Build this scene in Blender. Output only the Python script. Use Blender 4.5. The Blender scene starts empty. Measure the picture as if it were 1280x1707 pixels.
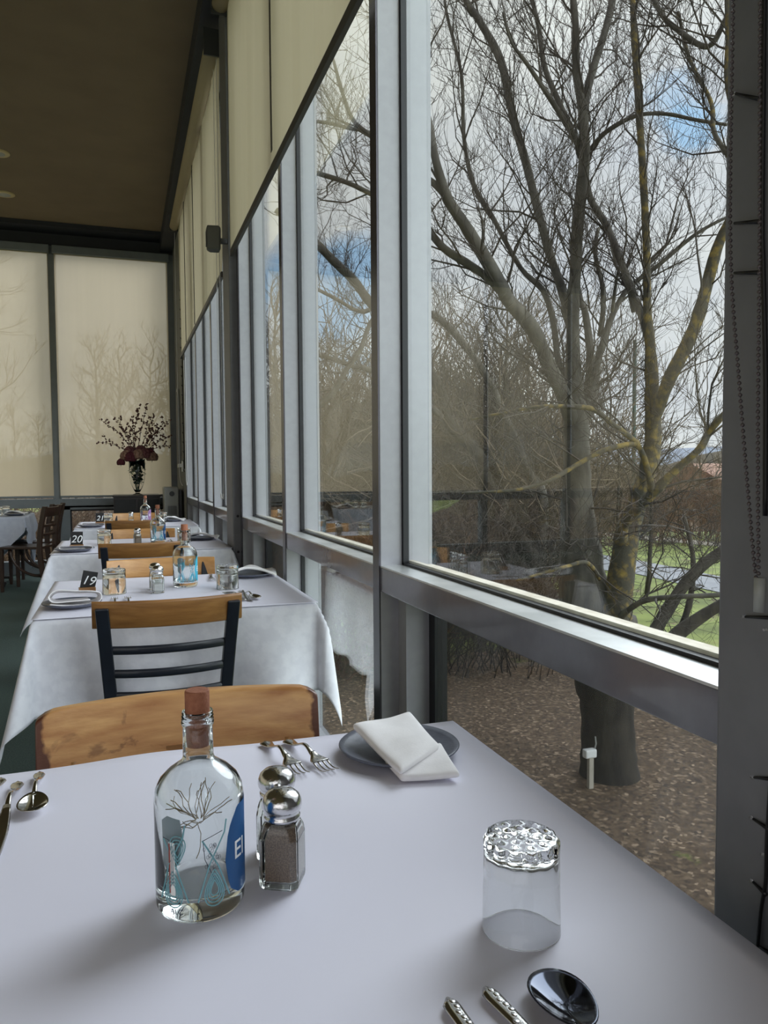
import bpy, bmesh, math, random
import numpy as np
from mathutils import Vector, Matrix
PI = math.pi
sc = bpy.context.scene
COL = sc.collection
random.seed(7); rng = random.Random(11)

# ---------------------------------------------------------------- camera
F = 1282.0; CX, CY = 640.0, 853.5; ZC = 1.183
_p1 = np.array([203.5, 789.5]) - np.array([CX, CY]); _s = .0065
_D = -(F*F)/(_p1[0]*_s + _p1[1])
_down = np.array([_s*_D, _D, F]); _down /= np.linalg.norm(_down)
_Y = np.array([_p1[0], _p1[1], F]); _Y /= np.linalg.norm(_Y)
_Z = -_down; _X = np.cross(_Y, _Z)
if _X[0] < 0: _X = -_X
CM = np.array([_X, _Y, _Z])
def ray(u, v): return CM @ np.array([u-CX, v-CY, F])
def _at(d, k): return Vector((d[0]*k, d[1]*k, ZC + d[2]*k))
def on_z(u, v, z): d = ray(u, v); return _at(d, (z-ZC)/d[2])
def on_x(u, v, x): d = ray(u, v); return _at(d, x/d[0])
def on_y(u, v, y): d = ray(u, v); return _at(d, y/d[1])
def on_d(u, v, dep): return _at(ray(u, v), dep/F)       # distance along the view axis
camd = bpy.data.cameras.new('camera'); cam = bpy.data.objects.new('camera', camd); COL.objects.link(cam)
camd.sensor_fit = 'HORIZONTAL'; camd.sensor_width = 36; camd.lens = 36*F/1280; camd.clip_start = .02; camd.clip_end = 2000
R = Matrix(((CM[0][0], -CM[0][1], -CM[0][2]), (CM[1][0], -CM[1][1], -CM[1][2]), (CM[2][0], -CM[2][1], -CM[2][2])))
cam.matrix_world = Matrix.Translation((0, 0, ZC)) @ R.to_4x4()
sc.camera = cam
sc.view_settings.view_transform = 'Standard'; sc.view_settings.look = 'None'
sc.view_settings.gamma = 1; sc.view_settings.use_curve_mapping = False
sc.view_settings.exposure = 0.22
try:
    sc.cycles.max_bounces = 14; sc.cycles.transparent_max_bounces = 24; sc.cycles.transmission_bounces = 12
    sc.cycles.sample_clamp_indirect = 6.0; sc.cycles.use_denoising = True
except Exception: pass

# ---------------------------------------------------------------- world
W = bpy.data.worlds.new('overcast'); sc.world = W; W.use_nodes = True
nt = W.node_tree; nt.nodes.clear()
N = nt.nodes.new; L = nt.links.new
tc = N('ShaderNodeTexCoord'); mp = N('ShaderNodeMapping'); mp.inputs['Scale'].default_value = (1.6, 1.6, 3.2)
n1 = N('ShaderNodeTexNoise'); n1.inputs['Scale'].default_value = 1.7; n1.inputs['Detail'].default_value = 7; n1.inputs['Roughness'].default_value = .55
r1 = N('ShaderNodeValToRGB')
r1.color_ramp.elements[0].position = .30; r1.color_ramp.elements[0].color = (.60, .62, .70, 1)
r1.color_ramp.elements[1].position = .62; r1.color_ramp.elements[1].color = (.92, .91, .90, 1)
n2 = N('ShaderNodeTexNoise'); n2.inputs['Scale'].default_value = 2.3; n2.inputs['Detail'].default_value = 5
r2 = N('ShaderNodeValToRGB'); r2.color_ramp.elements[0].position = .62; r2.color_ramp.elements[0].color = (0, 0, 0, 1)
r2.color_ramp.elements[1].position = .72; r2.color_ramp.elements[1].color = (1, 1, 1, 1)
mx = N('ShaderNodeMixRGB'); mx.inputs[2].default_value = (.22, .42, .85, 1)
bg = N('ShaderNodeBackground'); bg.inputs[1].default_value = 1.0; ow = N('ShaderNodeOutputWorld')
L(tc.outputs['Generated'], mp.inputs[0]); L(mp.outputs[0], n1.inputs[0]); L(mp.outputs[0], n2.inputs[0])
L(n1.outputs[0], r1.inputs[0]); L(r1.outputs[0], mx.inputs[1])
acc = None
for (u_, v_, rad_) in ((585, 530, .10), (455, 480, .07), (1140, 190, .05)):
    dv = ray(u_, v_); dv = dv/np.linalg.norm(dv)
    ds_ = N('ShaderNodeVectorMath'); ds_.operation = 'DISTANCE'; L(tc.outputs['Generated'], ds_.inputs[0]); ds_.inputs[1].default_value = tuple(dv)
    mr_ = N('ShaderNodeMapRange'); mr_.inputs[1].default_value = rad_*1.6; mr_.inputs[2].default_value = 0; L(ds_.outputs['Value'], mr_.inputs[0])
    if acc is None: acc = mr_.outputs[0]
    else:
        m_ = N('ShaderNodeMath'); m_.operation = 'MAXIMUM'; L(acc, m_.inputs[0]); L(mr_.outputs[0], m_.inputs[1]); acc = m_.outputs[0]
n2.inputs['Scale'].default_value = 5
ml_ = N('ShaderNodeMath'); ml_.operation = 'MULTIPLY_ADD'; L(acc, ml_.inputs[0]); ml_.inputs[1].default_value = .42; L(n2.outputs[0], ml_.inputs[2]); L(ml_.outputs[0], r2.inputs[0])
r2.color_ramp.elements[0].position = .70; r2.color_ramp.elements[1].position = .90
mx.inputs[2].default_value = (.42, .62, .88, 1); L(r2.outputs[0], mx.inputs[0])
L(mx.outputs[0], bg.inputs[0]); L(bg.outputs[0], ow.inputs[0])

def light(name, kind, loc, direction, energy, color, **kw):
    d = bpy.data.lights.new(name, kind); d.energy = energy; d.color = color
    for k, v in kw.items(): setattr(d, k, v)
    o = bpy.data.objects.new(name, d); COL.objects.link(o); o.location = loc
    o.rotation_euler = Vector(direction).to_track_quat('-Z', 'Y').to_euler(); return o
# bright cloud cover ahead; second sun is an added fill for the mullion sides
light('cloud_sun', 'SUN', (30, 30, 30), (-.62, -.50, -.52), 2.9, (.90, .93, 1.0), angle=math.radians(38))
light('mullion_fill_sun', 'SUN', (30, -30, 30), (-.62, .62, -.38), 3.3, (.90, .95, 1.0), angle=math.radians(60))
# unseen fill panel added behind the camera to brighten the room
light('back_fill_light', 'AREA', (-2.7, -2.97, 2.37), (0, 1, 0), 22, (1.0, .96, .90), shape='RECTANGLE', size=6.4, size_y=2.86)

# ---------------------------------------------------------------- helpers
class MB:
    def __init__(s): s.v = []; s.f = []
    def add(s, vs, fs):
        o = len(s.v); s.v += [tuple(p) for p in vs]; s.f += [tuple(i+o for i in q) for q in fs]; return s
    def box(s, a, b):
        x0, y0, z0 = a; x1, y1, z1 = b
        if x0 > x1: x0, x1 = x1, x0
        if y0 > y1: y0, y1 = y1, y0
        if z0 > z1: z0, z1 = z1, z0
        return s.add([(x0,y0,z0),(x1,y0,z0),(x1,y1,z0),(x0,y1,z0),(x0,y0,z1),(x1,y0,z1),(x1,y1,z1),(x0,y1,z1)],
              [(0,3,2,1),(4,5,6,7),(0,1,5,4),(1,2,6,5),(2,3,7,6),(3,0,4,7)])
    def tube(s, pts, rad, n=8, caps=True):
        pts = [Vector(p) for p in pts]; m = len(pts)
        if not hasattr(rad, '__len__'): rad = [rad]*m
        up = Vector((.13, .21, .97)); o = len(s.v); prev = None
        for i in range(m):
            t = (pts[min(i+1, m-1)] - pts[max(i-1, 0)])
            t = t.normalized() if t.length > 1e-9 else Vector((0,0,1))
            if prev is None:
                a = t.cross(up)
                if a.length < .1: a = t.cross(Vector((1,0,0)))
            else: a = prev - t*prev.dot(t)
            a.normalize(); prev = a; b = t.cross(a)
            for k in range(n):
                w = 2*PI*k/n; q = pts[i] + (a*math.cos(w) + b*math.sin(w))*rad[i]; s.v.append((q.x, q.y, q.z))
        for i in range(m-1):
            for k in range(n):
                k2 = (k+1) % n
                s.f.append((o+i*n+k, o+i*n+k2, o+(i+1)*n+k2, o+(i+1)*n+k))
        if caps:
            s.f.append(tuple(o+k for k in range(n))[::-1]); s.f.append(tuple(o+(m-1)*n+k for k in range(n)))
        return s
    def lathe(s, prof, n=32, c=(0,0,0), closed=False):
        o = len(s.v); m = len(prof)
        for r, z in prof:
            for k in range(n):
                w = 2*PI*k/n; s.v.append((c[0]+r*math.cos(w), c[1]+r*math.sin(w), c[2]+z))
        for i in range(m-1 if not closed else m):
            j = (i+1) % m
            for k in range(n):
                k2 = (k+1) % n; s.f.append((o+i*n+k, o+i*n+k2, o+j*n+k2, o+j*n+k))
        return s
    def loft(s, secs, cap=True):                 # secs: equal-length rings of points
        o = len(s.v); n = len(secs[0])
        for r in secs: s.v += [tuple(p) for p in r]
        for i in range(len(secs)-1):
            for k in range(n):
                k2 = (k+1) % n; s.f.append((o+i*n+k, o+i*n+k2, o+(i+1)*n+k2, o+(i+1)*n+k))
        if cap:
            s.f.append(tuple(o+k for k in range(n))[::-1]); s.f.append(tuple(o+(len(secs)-1)*n+k for k in range(n)))
        return s
    def grid(s, fn, nu, nv):
        o = len(s.v)
        for j in range(nv+1):
            for i in range(nu+1): s.v.append(tuple(fn(i/nu, j/nv)))
        for j in range(nv):
            for i in range(nu):
                a = o+j*(nu+1)+i; s.f.append((a, a+1, a+nu+2, a+nu+1))
        return s
    def ball(s, c, r, n=8, m=6, sc_=(1,1,1)):
        prof = [(math.sin(PI*i/m), -math.cos(PI*i/m)) for i in range(m+1)]
        o = len(s.v)
        for a, z in prof:
            a = max(a, 1e-4)
            for k in range(n):
                w = 2*PI*k/n; s.v.append((c[0]+r*sc_[0]*a*math.cos(w), c[1]+r*sc_[1]*a*math.sin(w), c[2]+r*sc_[2]*z))
        for i in range(m):
            for k in range(n):
                k2 = (k+1) % n; s.f.append((o+i*n+k, o+i*n+k2, o+(i+1)*n+k2, o+(i+1)*n+k))
        return s
    def xf(s, M): s.v = [tuple(M @ Vector(p)) for p in s.v]; return s
    def build(s, name, mat, parent=None, smooth=False, bevel=0, sub=0, solid=0, off=0):
        me = bpy.data.meshes.new(name); me.from_pydata(s.v, [], s.f); me.update()
        if solid or bevel or sub or smooth:
            bm = bmesh.new(); bm.from_mesh(me); bmesh.ops.recalc_face_normals(bm, faces=bm.faces); bm.to_mesh(me); bm.free()
        me.materials.append(mat)
        if smooth: me.polygons.foreach_set('use_smooth', [True]*len(me.polygons))
        o = bpy.data.objects.new(name, me); COL.objects.link(o)
        if parent: o.parent = parent
        if solid:
            m = o.modifiers.new('solid', 'SOLIDIFY'); m.thickness = solid; m.offset = off
        if bevel:
            m = o.modifiers.new('bevel', 'BEVEL'); m.width = bevel; m.segments = 2; m.limit_method = 'ANGLE'; m.angle_limit = .6
        if sub:
            m = o.modifiers.new('sub', 'SUBSURF'); m.levels = sub; m.render_levels = sub
        if smooth and bevel:
            try:
                me.set_sharp_from_angle(angle=.7)
            except Exception: pass
        return o
_W = {'19':'nineteen','20':'twenty','21':'twenty-one'}
def words(l):
    l = l.replace('card 19 table','second table').replace('card 20 table','third table')
    for k_, w_ in _W.items(): l = l.replace(k_, w_)
    return l
def tag(o, label=None, cat=None, group=None, kind=None):
    if label: label = words(label)
    if label: o['label'] = label
    if cat: o['category'] = cat
    if group: o['group'] = group
    if kind: o['kind'] = kind
    return o
def thing(name, label, cat, loc=(0,0,0), rz=0, group=None):
    o = bpy.data.objects.new(name, None); COL.objects.link(o); o.location = loc; o.rotation_euler = (0, 0, rz)
    o.empty_display_size = .1
    return tag(o, label, cat, group)
def copy_tree(o, parent=None):
    c = o.copy(); COL.objects.link(c); c.parent = parent
    for ch in list(o.children): copy_tree(ch, c)
    return c
def dup(o, loc, rz, label, group=None):
    c = copy_tree(o); c.location = loc; c.rotation_euler = (0, 0, rz); c['label'] = words(label)
    if group: c['group'] = group
    return c
def struct(name, mb, mat, **k):
    o = mb.build(name, mat, **k); o['kind'] = 'structure'; return o
def sroot(name):
    o = bpy.data.objects.new(name, None); COL.objects.link(o); o['kind'] = 'structure'; return o
def smoothpts(pts, k=4):
    if len(pts) < 3: return pts
    P = [np.array(p, float) for p in pts]; out = []
    for i in range(len(P)-1):
        p0 = P[max(i-1, 0)]; p1 = P[i]; p2 = P[i+1]; p3 = P[min(i+2, len(P)-1)]
        for j in range(k):
            t = j/k
            out.append(.5*((2*p1)+(-p0+p2)*t+(2*p0-5*p1+4*p2-p3)*t*t+(-p0+3*p1-3*p2+p3)*t**3))
    out.append(P[-1]); return out

# ---------------------------------------------------------------- materials
def srgb(r, g, b):
    f = lambda c: (c/255/12.92) if c/255 <= .04045 else ((c/255+.055)/1.055)**2.4
    return (f(r), f(g), f(b), 1)
def pmat(name, col, rough=.5, metal=0, col2=None, scale=8, detail=4, bump=0, bscale=None, stretch=(1,1,1), lo=.35, hi=.65, **kw):
    m = bpy.data.materials.new(name); m.use_nodes = True; t = m.node_tree; p = t.nodes['Principled BSDF']
    p.inputs['Roughness'].default_value = rough; p.inputs['Metallic'].default_value = metal
    for k, v in kw.items(): p.inputs[k].default_value = v
    c = t.nodes.new('ShaderNodeTexCoord'); mp = t.nodes.new('ShaderNodeMapping'); mp.inputs['Scale'].default_value = stretch
    t.links.new(c.outputs['Object'], mp.inputs[0])
    n = t.nodes.new('ShaderNodeTexNoise'); n.inputs['Scale'].default_value = scale; n.inputs['Detail'].default_value = detail
    t.links.new(mp.outputs[0], n.inputs[0])
    r = t.nodes.new('ShaderNodeValToRGB'); r.color_ramp.elements[0].position = lo; r.color_ramp.elements[1].position = hi
    c2 = col2 or tuple(min(1, x*1.12) for x in col[:3])+(1,)
    r.color_ramp.elements[0].color = col; r.color_ramp.elements[1].color = c2
    t.links.new(n.outputs[0], r.inputs[0]); t.links.new(r.outputs[0], p.inputs['Base Color'])
    if bump:
        n2 = t.nodes.new('ShaderNodeTexNoise'); n2.inputs['Scale'].default_value = bscale or scale*3; n2.inputs['Detail'].default_value = 3
        t.links.new(mp.outputs[0], n2.inputs[0])
        b = t.nodes.new('ShaderNodeBump'); b.inputs['Strength'].default_value = bump; b.inputs['Distance'].default_value = .01
        t.links.new(n2.outputs[0], b.inputs['Height']); t.links.new(b.outputs[0], p.inputs['Normal'])
    return m
def glass_mat(name, col=(1,1,1,1), rough=0.0, ior=1.48):
    m = bpy.data.materials.new(name); m.use_nodes = True; t = m.node_tree; t.nodes.clear()
    g = t.nodes.new('ShaderNodeBsdfGlass'); g.inputs['Color'].default_value = col; g.inputs['Roughness'].default_value = rough; g.inputs['IOR'].default_value = ior
    o = t.nodes.new('ShaderNodeOutputMaterial'); t.links.new(g.outputs[0], o.inputs[0]); return m
def pane_mat(name, tint=(.93,.96,.95,1), k=1.0, haze=0.0):
    m = bpy.data.materials.new(name); m.use_nodes = True; t = m.node_tree; t.nodes.clear(); N = t.nodes.new; L = t.links.new
    geo = N('ShaderNodeNewGeometry'); dp = N('ShaderNodeVectorMath'); dp.operation = 'DOT_PRODUCT'
    L(geo.outputs['Normal'], dp.inputs[0]); L(geo.outputs['Incoming'], dp.inputs[1])
    ab = N('ShaderNodeMath'); ab.operation = 'ABSOLUTE'; L(dp.outputs['Value'], ab.inputs[0])
    su = N('ShaderNodeMath'); su.operation = 'SUBTRACT'; su.inputs[0].default_value = 1; L(ab.outputs[0], su.inputs[1])
    po = N('ShaderNodeMath'); po.operation = 'POWER'; po.inputs[1].default_value = 5; L(su.outputs[0], po.inputs[0])
    ma = N('ShaderNodeMath'); ma.operation = 'MULTIPLY_ADD'; ma.inputs[1].default_value = .95*k; ma.inputs[2].default_value = .045*k; ma.use_clamp = True; L(po.outputs[0], ma.inputs[0])
    tr = N('ShaderNodeBsdfTransparent'); tr.inputs[0].default_value = tint
    gl = N('ShaderNodeBsdfGlossy'); gl.inputs['Roughness'].default_value = 0.0; gl.inputs[0].default_value = (1, 1, 1, 1)
    mx = N('ShaderNodeMixShader'); L(ma.outputs[0], mx.inputs[0]); L(tr.outputs[0], mx.inputs[1]); L(gl.outputs[0], mx.inputs[2])
    o = N('ShaderNodeOutputMaterial'); last = mx
    if haze:
        n = N('ShaderNodeTexNoise'); n.inputs['Scale'].default_value = 1.6; n.inputs['Detail'].default_value = 6
        c = N('ShaderNodeTexCoord'); L(c.outputs['Object'], n.inputs[0])
        mr = N('ShaderNodeMapRange'); mr.inputs[1].default_value = .4; mr.inputs[2].default_value = .75; mr.inputs[3].default_value = haze*.3; mr.inputs[4].default_value = haze
        L(n.outputs[0], mr.inputs[0]); d = N('ShaderNodeBsdfDiffuse'); d.inputs[0].default_value = (.6, .62, .62, 1)
        m2 = N('ShaderNodeMixShader'); L(mr.outputs[0], m2.inputs[0]); L(mx.outputs[0], m2.inputs[1]); L(d.outputs[0], m2.inputs[2]); last = m2
    L(last.outputs[0], o.inputs[0]); return m
def fabric_translucent(name, col, trans=.45, open_=.08, weave=900):
    m = bpy.data.materials.new(name); m.use_nodes = True; t = m.node_tree; t.nodes.clear(); N = t.nodes.new; L = t.links.new
    c = N('ShaderNodeTexCoord'); mp = N('ShaderNodeMapping'); mp.inputs['Scale'].default_value = (14, 14, .5); L(c.outputs['Object'], mp.inputs[0])
    n = N('ShaderNodeTexNoise'); n.inputs['Scale'].default_value = 1.2; n.inputs['Detail'].default_value = 5; L(mp.outputs[0], n.inputs[0])
    r = N('ShaderNodeValToRGB'); r.color_ramp.elements[0].color = tuple(x*.93 for x in col[:3])+(1,); r.color_ramp.elements[1].color = col; L(n.outputs[0], r.inputs[0])
    d = N('ShaderNodeBsdfDiffuse'); tl = N('ShaderNodeBsdfTranslucent'); L(r.outputs[0], d.inputs[0]); L(r.outputs[0], tl.inputs[0])
    mx = N('ShaderNodeMixShader'); mx.inputs[0].default_value = trans; L(d.outputs[0], mx.inputs[1]); L(tl.outputs[0], mx.inputs[2])
    tr = N('ShaderNodeBsdfTransparent'); tr.inputs[0].default_value = (1, .95, .84, 1)
    m2 = N('ShaderNodeMixShader'); m2.inputs[0].default_value = open_; L(mx.outputs[0], m2.inputs[1]); L(tr.outputs[0], m2.inputs[2])
    o = N('ShaderNodeOutputMaterial'); L(m2.outputs[0], o.inputs[0]); return m
M = {}
M['alu'] = pmat('painted_aluminium', srgb(152,153,160), .28, .0, srgb(157,158,165), 40, bump=0, **{'Coat Weight': .35, 'Coat Roughness': .12})
M['shade_face'] = pmat('room_side_shade', srgb(72,70,78), .25, .35, srgb(78,76,84), 30)  # shade of the room-facing mullion sides, put into a dark colour
M['rail'] = pmat('shaded_rail_paint', srgb(112,112,121), .24, .1, srgb(117,117,126), 30, **{'Coat Weight': .4, 'Coat Roughness': .08})  # frame paint darkened to carry the shade on the transom's room face
M['ledge'] = pmat('brushed_ledge', srgb(205,208,208), .33, .55, srgb(228,230,230), 9, 5, lo=.4, hi=.6)
M['outer'] = pmat('outer_frame_paint', srgb(205,212,216), .5, 0, srgb(188,196,202), 30)
M['cream'] = pmat('weathered_ledge', srgb(222,214,200), .7, 0, srgb(196,186,168), 25)
M['gasket'] = pmat('black_gasket', srgb(18,20,26), .5)
M['post'] = pmat('post_paint', srgb(112,113,118), .5, 0, srgb(118,119,124), 20)
M['darktrim'] = pmat('dark_bulkhead', srgb(44,46,54), .6)
M['ceil'] = pmat('ceiling_paint', srgb(128,112,92), .9, 0, srgb(134,118,97), 3)
M['wall'] = pmat('wall_paint', srgb(116,116,112), .8, 0, srgb(122,122,118), 4)
M['carpet'] = pmat('green_carpet', srgb(66,86,84), .95, 0, srgb(88,108,104), 160, 3, bump=.6, bscale=400)
M['glass'] = pane_mat('window_glass', k=1.0, haze=.02)
M['screen'] = None
M['blind'] = fabric_translucent('blind_fabric', srgb(200,188,160), .34, .03)
M['blind_far'] = fabric_translucent('far_blind_fabric', srgb(236,217,188), .66, .16)
M['blind_dark'] = pmat('blind_rail', srgb(74,72,70), .5)
M['paper'] = pmat('white_paper', srgb(234,233,249), .55, 0, srgb(238,237,252), 2.2, 3, bump=.22, bscale=3.2)
M['cloth'] = pmat('white_damask', srgb(218,219,230), .62, 0, srgb(226,227,237), 30, 5, bump=.12, bscale=26, lo=.42, hi=.58)
M['cloth2'] = pmat('grey_blue_cloth', srgb(196,202,222), .7, 0, srgb(206,212,230), 22)
M['napkin'] = pmat('napkin_linen', srgb(238,236,238), .8, 0, srgb(246,244,246), 30, bump=.04, bscale=300)
M['slate'] = pmat('slate_glaze', srgb(88,92,106), .34, 0, srgb(98,102,116), 60, bump=.05)
M['steel'] = pmat('cutlery_steel', (.52,.51,.49,1), .13, 1.0, (.58,.57,.55,1), 12)
M['steel_darkrefl'] = pmat('dark_reflection_steel', (.045,.05,.065,1), .08, 1.0, (.05,.055,.07,1), 12)  # dark ceiling reflection put into the big spoon's steel colour
M['chrome'] = pmat('lid_chrome', (.66,.66,.67,1), .16, 1.0, (.5,.5,.5,1), 120, 5, lo=.62, hi=.8, bump=.05)
M['cork'] = pmat('cork', srgb(150,92,66), .75, 0, srgb(168,108,80), 160, 4, bump=.25)
M['bottle'] = glass_mat('bottle_glass', (.97,.985,.98,1)); M['tumbler'] = glass_mat('tumbler_glass', (.98,.985,.985,1)); M['shaker'] = glass_mat('shaker_glass', (.97,.98,.97,1))
M['pepper'] = pmat('ground_pepper', srgb(150,128,112), .9, 0, srgb(116,96,82), 700, 2, lo=.4, hi=.6)
M['salt'] = pmat('table_salt', srgb(225,225,228), .9, 0, srgb(240,240,242), 500)
M['blue'] = pmat('label_blue', srgb(18,84,142), .5); M['teal'] = pmat('print_teal', srgb(120,172,184), .5); M['cyan'] = pmat('print_cyan', srgb(64,176,206), .5)
M['palegrey'] = pmat('print_grey', srgb(142,160,170), .5); M['ink'] = pmat('print_ink', srgb(60,66,84), .6); M['white'] = pmat('print_white', srgb(240,242,244), .6)
M['red'] = pmat('print_red', srgb(150,70,62), .6); M['straw'] = pmat('print_straw', srgb(150,132,104), .6); M['violet'] = pmat('print_violet', srgb(140,104,150), .5)
def wood(name, a, b, sc_=6, st=(1,10,10), rough=.42, bump=.08): return pmat(name, a, rough, 0, b, sc_, 6, bump=bump, stretch=st, lo=.3, hi=.7, **{'Coat Weight': .25, 'Coat Roughness': .25})
M['woodworn'] = wood('worn_oak', srgb(196,144,88), srgb(146,94,52), 5, (1.4,6,9), .45, .12)
def worn():
    m = wood('worn_oak', srgb(212,164,108), srgb(168,114,68), 5, (1.4,6,9), .42, .12); t = m.node_tree; p = t.nodes['Principled BSDF']
    src = p.inputs['Base Color'].links[0].from_socket; N = t.nodes.new; L = t.links.new
    c = N('ShaderNodeTexCoord'); sp_ = N('ShaderNodeSeparateXYZ'); L(c.outputs['Object'], sp_.inputs[0]); ab = N('ShaderNodeMath'); ab.operation = 'ABSOLUTE'; L(sp_.outputs[0], ab.inputs[0])
    n = N('ShaderNodeTexNoise'); n.inputs['Scale'].default_value = 22; n.inputs['Detail'].default_value = 6; L(c.outputs['Object'], n.inputs[0])
    a = N('ShaderNodeMath'); a.operation = 'MULTIPLY_ADD'; a.inputs[1].default_value = .05; L(n.outputs[0], a.inputs[0]); L(ab.outputs[0], a.inputs[2])
    mr = N('ShaderNodeMapRange'); mr.inputs[1].default_value = .243; mr.inputs[2].default_value = .250; L(a.outputs[0], mr.inputs[0])
    n3 = N('ShaderNodeTexNoise'); n3.inputs['Scale'].default_value = 9; n3.inputs['Detail'].default_value = 8; n3.inputs['Distortion'].default_value = 1.4; L(c.outputs['Object'], n3.inputs[0])
    m3 = N('ShaderNodeMapRange'); m3.inputs[1].default_value = .60; m3.inputs[2].default_value = .66; m3.inputs[4].default_value = .55; L(n3.outputs[0], m3.inputs[0])
    mxx = N('ShaderNodeMath'); mxx.operation = 'MAXIMUM'; L(mr.outputs[0], mxx.inputs[0]); L(m3.outputs[0], mxx.inputs[1])
    mx = N('ShaderNodeMixRGB'); mx.inputs[2].default_value = srgb(92,52,34); L(mxx.outputs[0], mx.inputs[0]); L(src, mx.inputs[1]); L(mx.outputs[0], p.inputs['Base Color']); return m
M['woodworn'] = worn()
M['wood'] = wood('honey_wood', srgb(216,164,104), srgb(192,138,82), 6)
M['wooddark'] = wood('toffee_wood', srgb(158,112,62), srgb(128,86,44), 6)
M['brown'] = wood('dark_brown_wood', srgb(66,46,36), srgb(48,32,26), 8, (6,6,1))
M['navy'] = pmat('navy_black_lacquer', srgb(24,28,38), .35, 0, srgb(28,33,44), 30)
M['black'] = pmat('matt_black', srgb(20,20,22), .5); M['espresso'] = wood('espresso_wood', srgb(34,26,26), srgb(24,18,18), 5, (1,1,8))
M['iron'] = pmat('cast_iron', srgb(34,36,38), .5)
M['plastic'] = pmat('grey_plastic', srgb(160,162,160), .45); M['plasticdark'] = pmat('dark_plastic', srgb(62,64,66), .45)
M['speaker'] = pmat('speaker_grey', srgb(84,84,80), .6)
M['lampglow'] = pmat('lamp_trim', srgb(196,180,136), .5)
M['bark'] = pmat('bark', srgb(66,62,60), .95, 0, srgb(104,99,92), 9, 6, bump=.8, bscale=22, stretch=(1,1,.35))
M['barkdark'] = pmat('dark_bark', srgb(52,47,43), .95, 0, srgb(76,70,62), 9, 6, bump=.8, bscale=22, stretch=(1,1,.35))
M['lichen'] = pmat('lichen_bark', srgb(76,71,62), .95, 0, srgb(142,120,62), 13, 8, bump=.8, bscale=24, lo=.48, hi=.70)
M['twig'] = pmat('twig_bark', srgb(52,46,44), .9, 0, srgb(76,68,62), 3)
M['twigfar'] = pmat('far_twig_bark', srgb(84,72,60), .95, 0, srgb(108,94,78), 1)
M['redtwig'] = pmat('red_brown_twigs', srgb(92,68,54), .95, 0, srgb(118,92,70), .8)
M['under'] = pmat('undergrowth', srgb(58,46,38), 1, 0, srgb(112,92,70), 3.5, 9, bump=1.0, bscale=6, lo=.36, hi=.66)
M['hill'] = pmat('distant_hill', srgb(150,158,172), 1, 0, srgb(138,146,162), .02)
M['asphalt'] = pmat('asphalt', srgb(132,134,142), .9, 0, srgb(146,148,154), 3)
M['brick'] = pmat('terracotta', srgb(136,102,86), .9); M['render'] = pmat('pale_render', srgb(186,180,168), .9); M['roofing'] = pmat('grey_roof', srgb(112,118,128), .7)
M['rose'] = pmat('dusky_rose', srgb(120,74,74), .8, 0, srgb(92,52,58), 30); M['rosepale'] = pmat('beige_rose', srgb(156,122,104), .8, 0, srgb(120,88,78), 30); M['burgundy'] = pmat('burgundy_petals', srgb(82,28,40), .8)
M['leaf'] = pmat('dark_leaf', srgb(22,56,52), .6, 0, srgb(30,70,62), 20); M['blossom'] = pmat('dried_blossom', srgb(122,84,80), .8, 0, srgb(92,60,58), 50)
M['bead'] = pmat('chain_bead', srgb(92,84,86), .3, .3); M['cable'] = pmat('black_cable', srgb(10,10,12), .5); M['whitecord'] = pmat('white_cord', srgb(206,206,206), .5)
M['clear'] = glass_mat('bulb_glass')
# insect mesh: a fine grey weave seen as partly open
m = bpy.data.materials.new('insect_mesh'); m.use_nodes = True; t = m.node_tree; t.nodes.clear()
a = t.nodes.new('ShaderNodeBsdfTransparent'); b = t.nodes.new('ShaderNodeBsdfDiffuse'); b.inputs[0].default_value = (.06,.06,.06,1)
x = t.nodes.new('ShaderNodeMixShader'); x.inputs[0].default_value = .30; o = t.nodes.new('ShaderNodeOutputMaterial')
t.links.new(a.outputs[0], x.inputs[1]); t.links.new(b.outputs[0], x.inputs[2]); t.links.new(x.outputs[0], o.inputs[0]); M['screen'] = m
# lawn with a litter of fallen leaves
m = bpy.data.materials.new('lawn'); m.use_nodes = True; t = m.node_tree; p = t.nodes['Principled BSDF']; p.inputs['Roughness'].default_value = .95
N = t.nodes.new; L = t.links.new
c = N('ShaderNodeTexCoord')
g = N('ShaderNodeTexNoise'); g.inputs['Scale'].default_value = 1.1; g.inputs['Detail'].default_value = 8; L(c.outputs['Object'], g.inputs[0])
gr = N('ShaderNodeValToRGB'); gr.color_ramp.elements[0].color = srgb(98,108,52); gr.color_ramp.elements[1].color = srgb(138,150,76); gr.color_ramp.elements[0].position = .35; gr.color_ramp.elements[1].position = .65; L(g.outputs[0], gr.inputs[0])
v = N('ShaderNodeTexVoronoi'); v.inputs['Scale'].default_value = 30; v.inputs['Randomness'].default_value = 1; L(c.outputs['Object'], v.inputs[0])
lr = N('ShaderNodeValToRGB'); e = lr.color_ramp.elements; e[0].color = srgb(66,54,44); e[1].color = srgb(186,162,138); e[1].position = .95; k = e.new(.35); k.color = srgb(96,78,62); k = e.new(.72); k.color = srgb(118,98,78)
L(v.outputs['Color'], lr.inputs[0])
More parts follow.
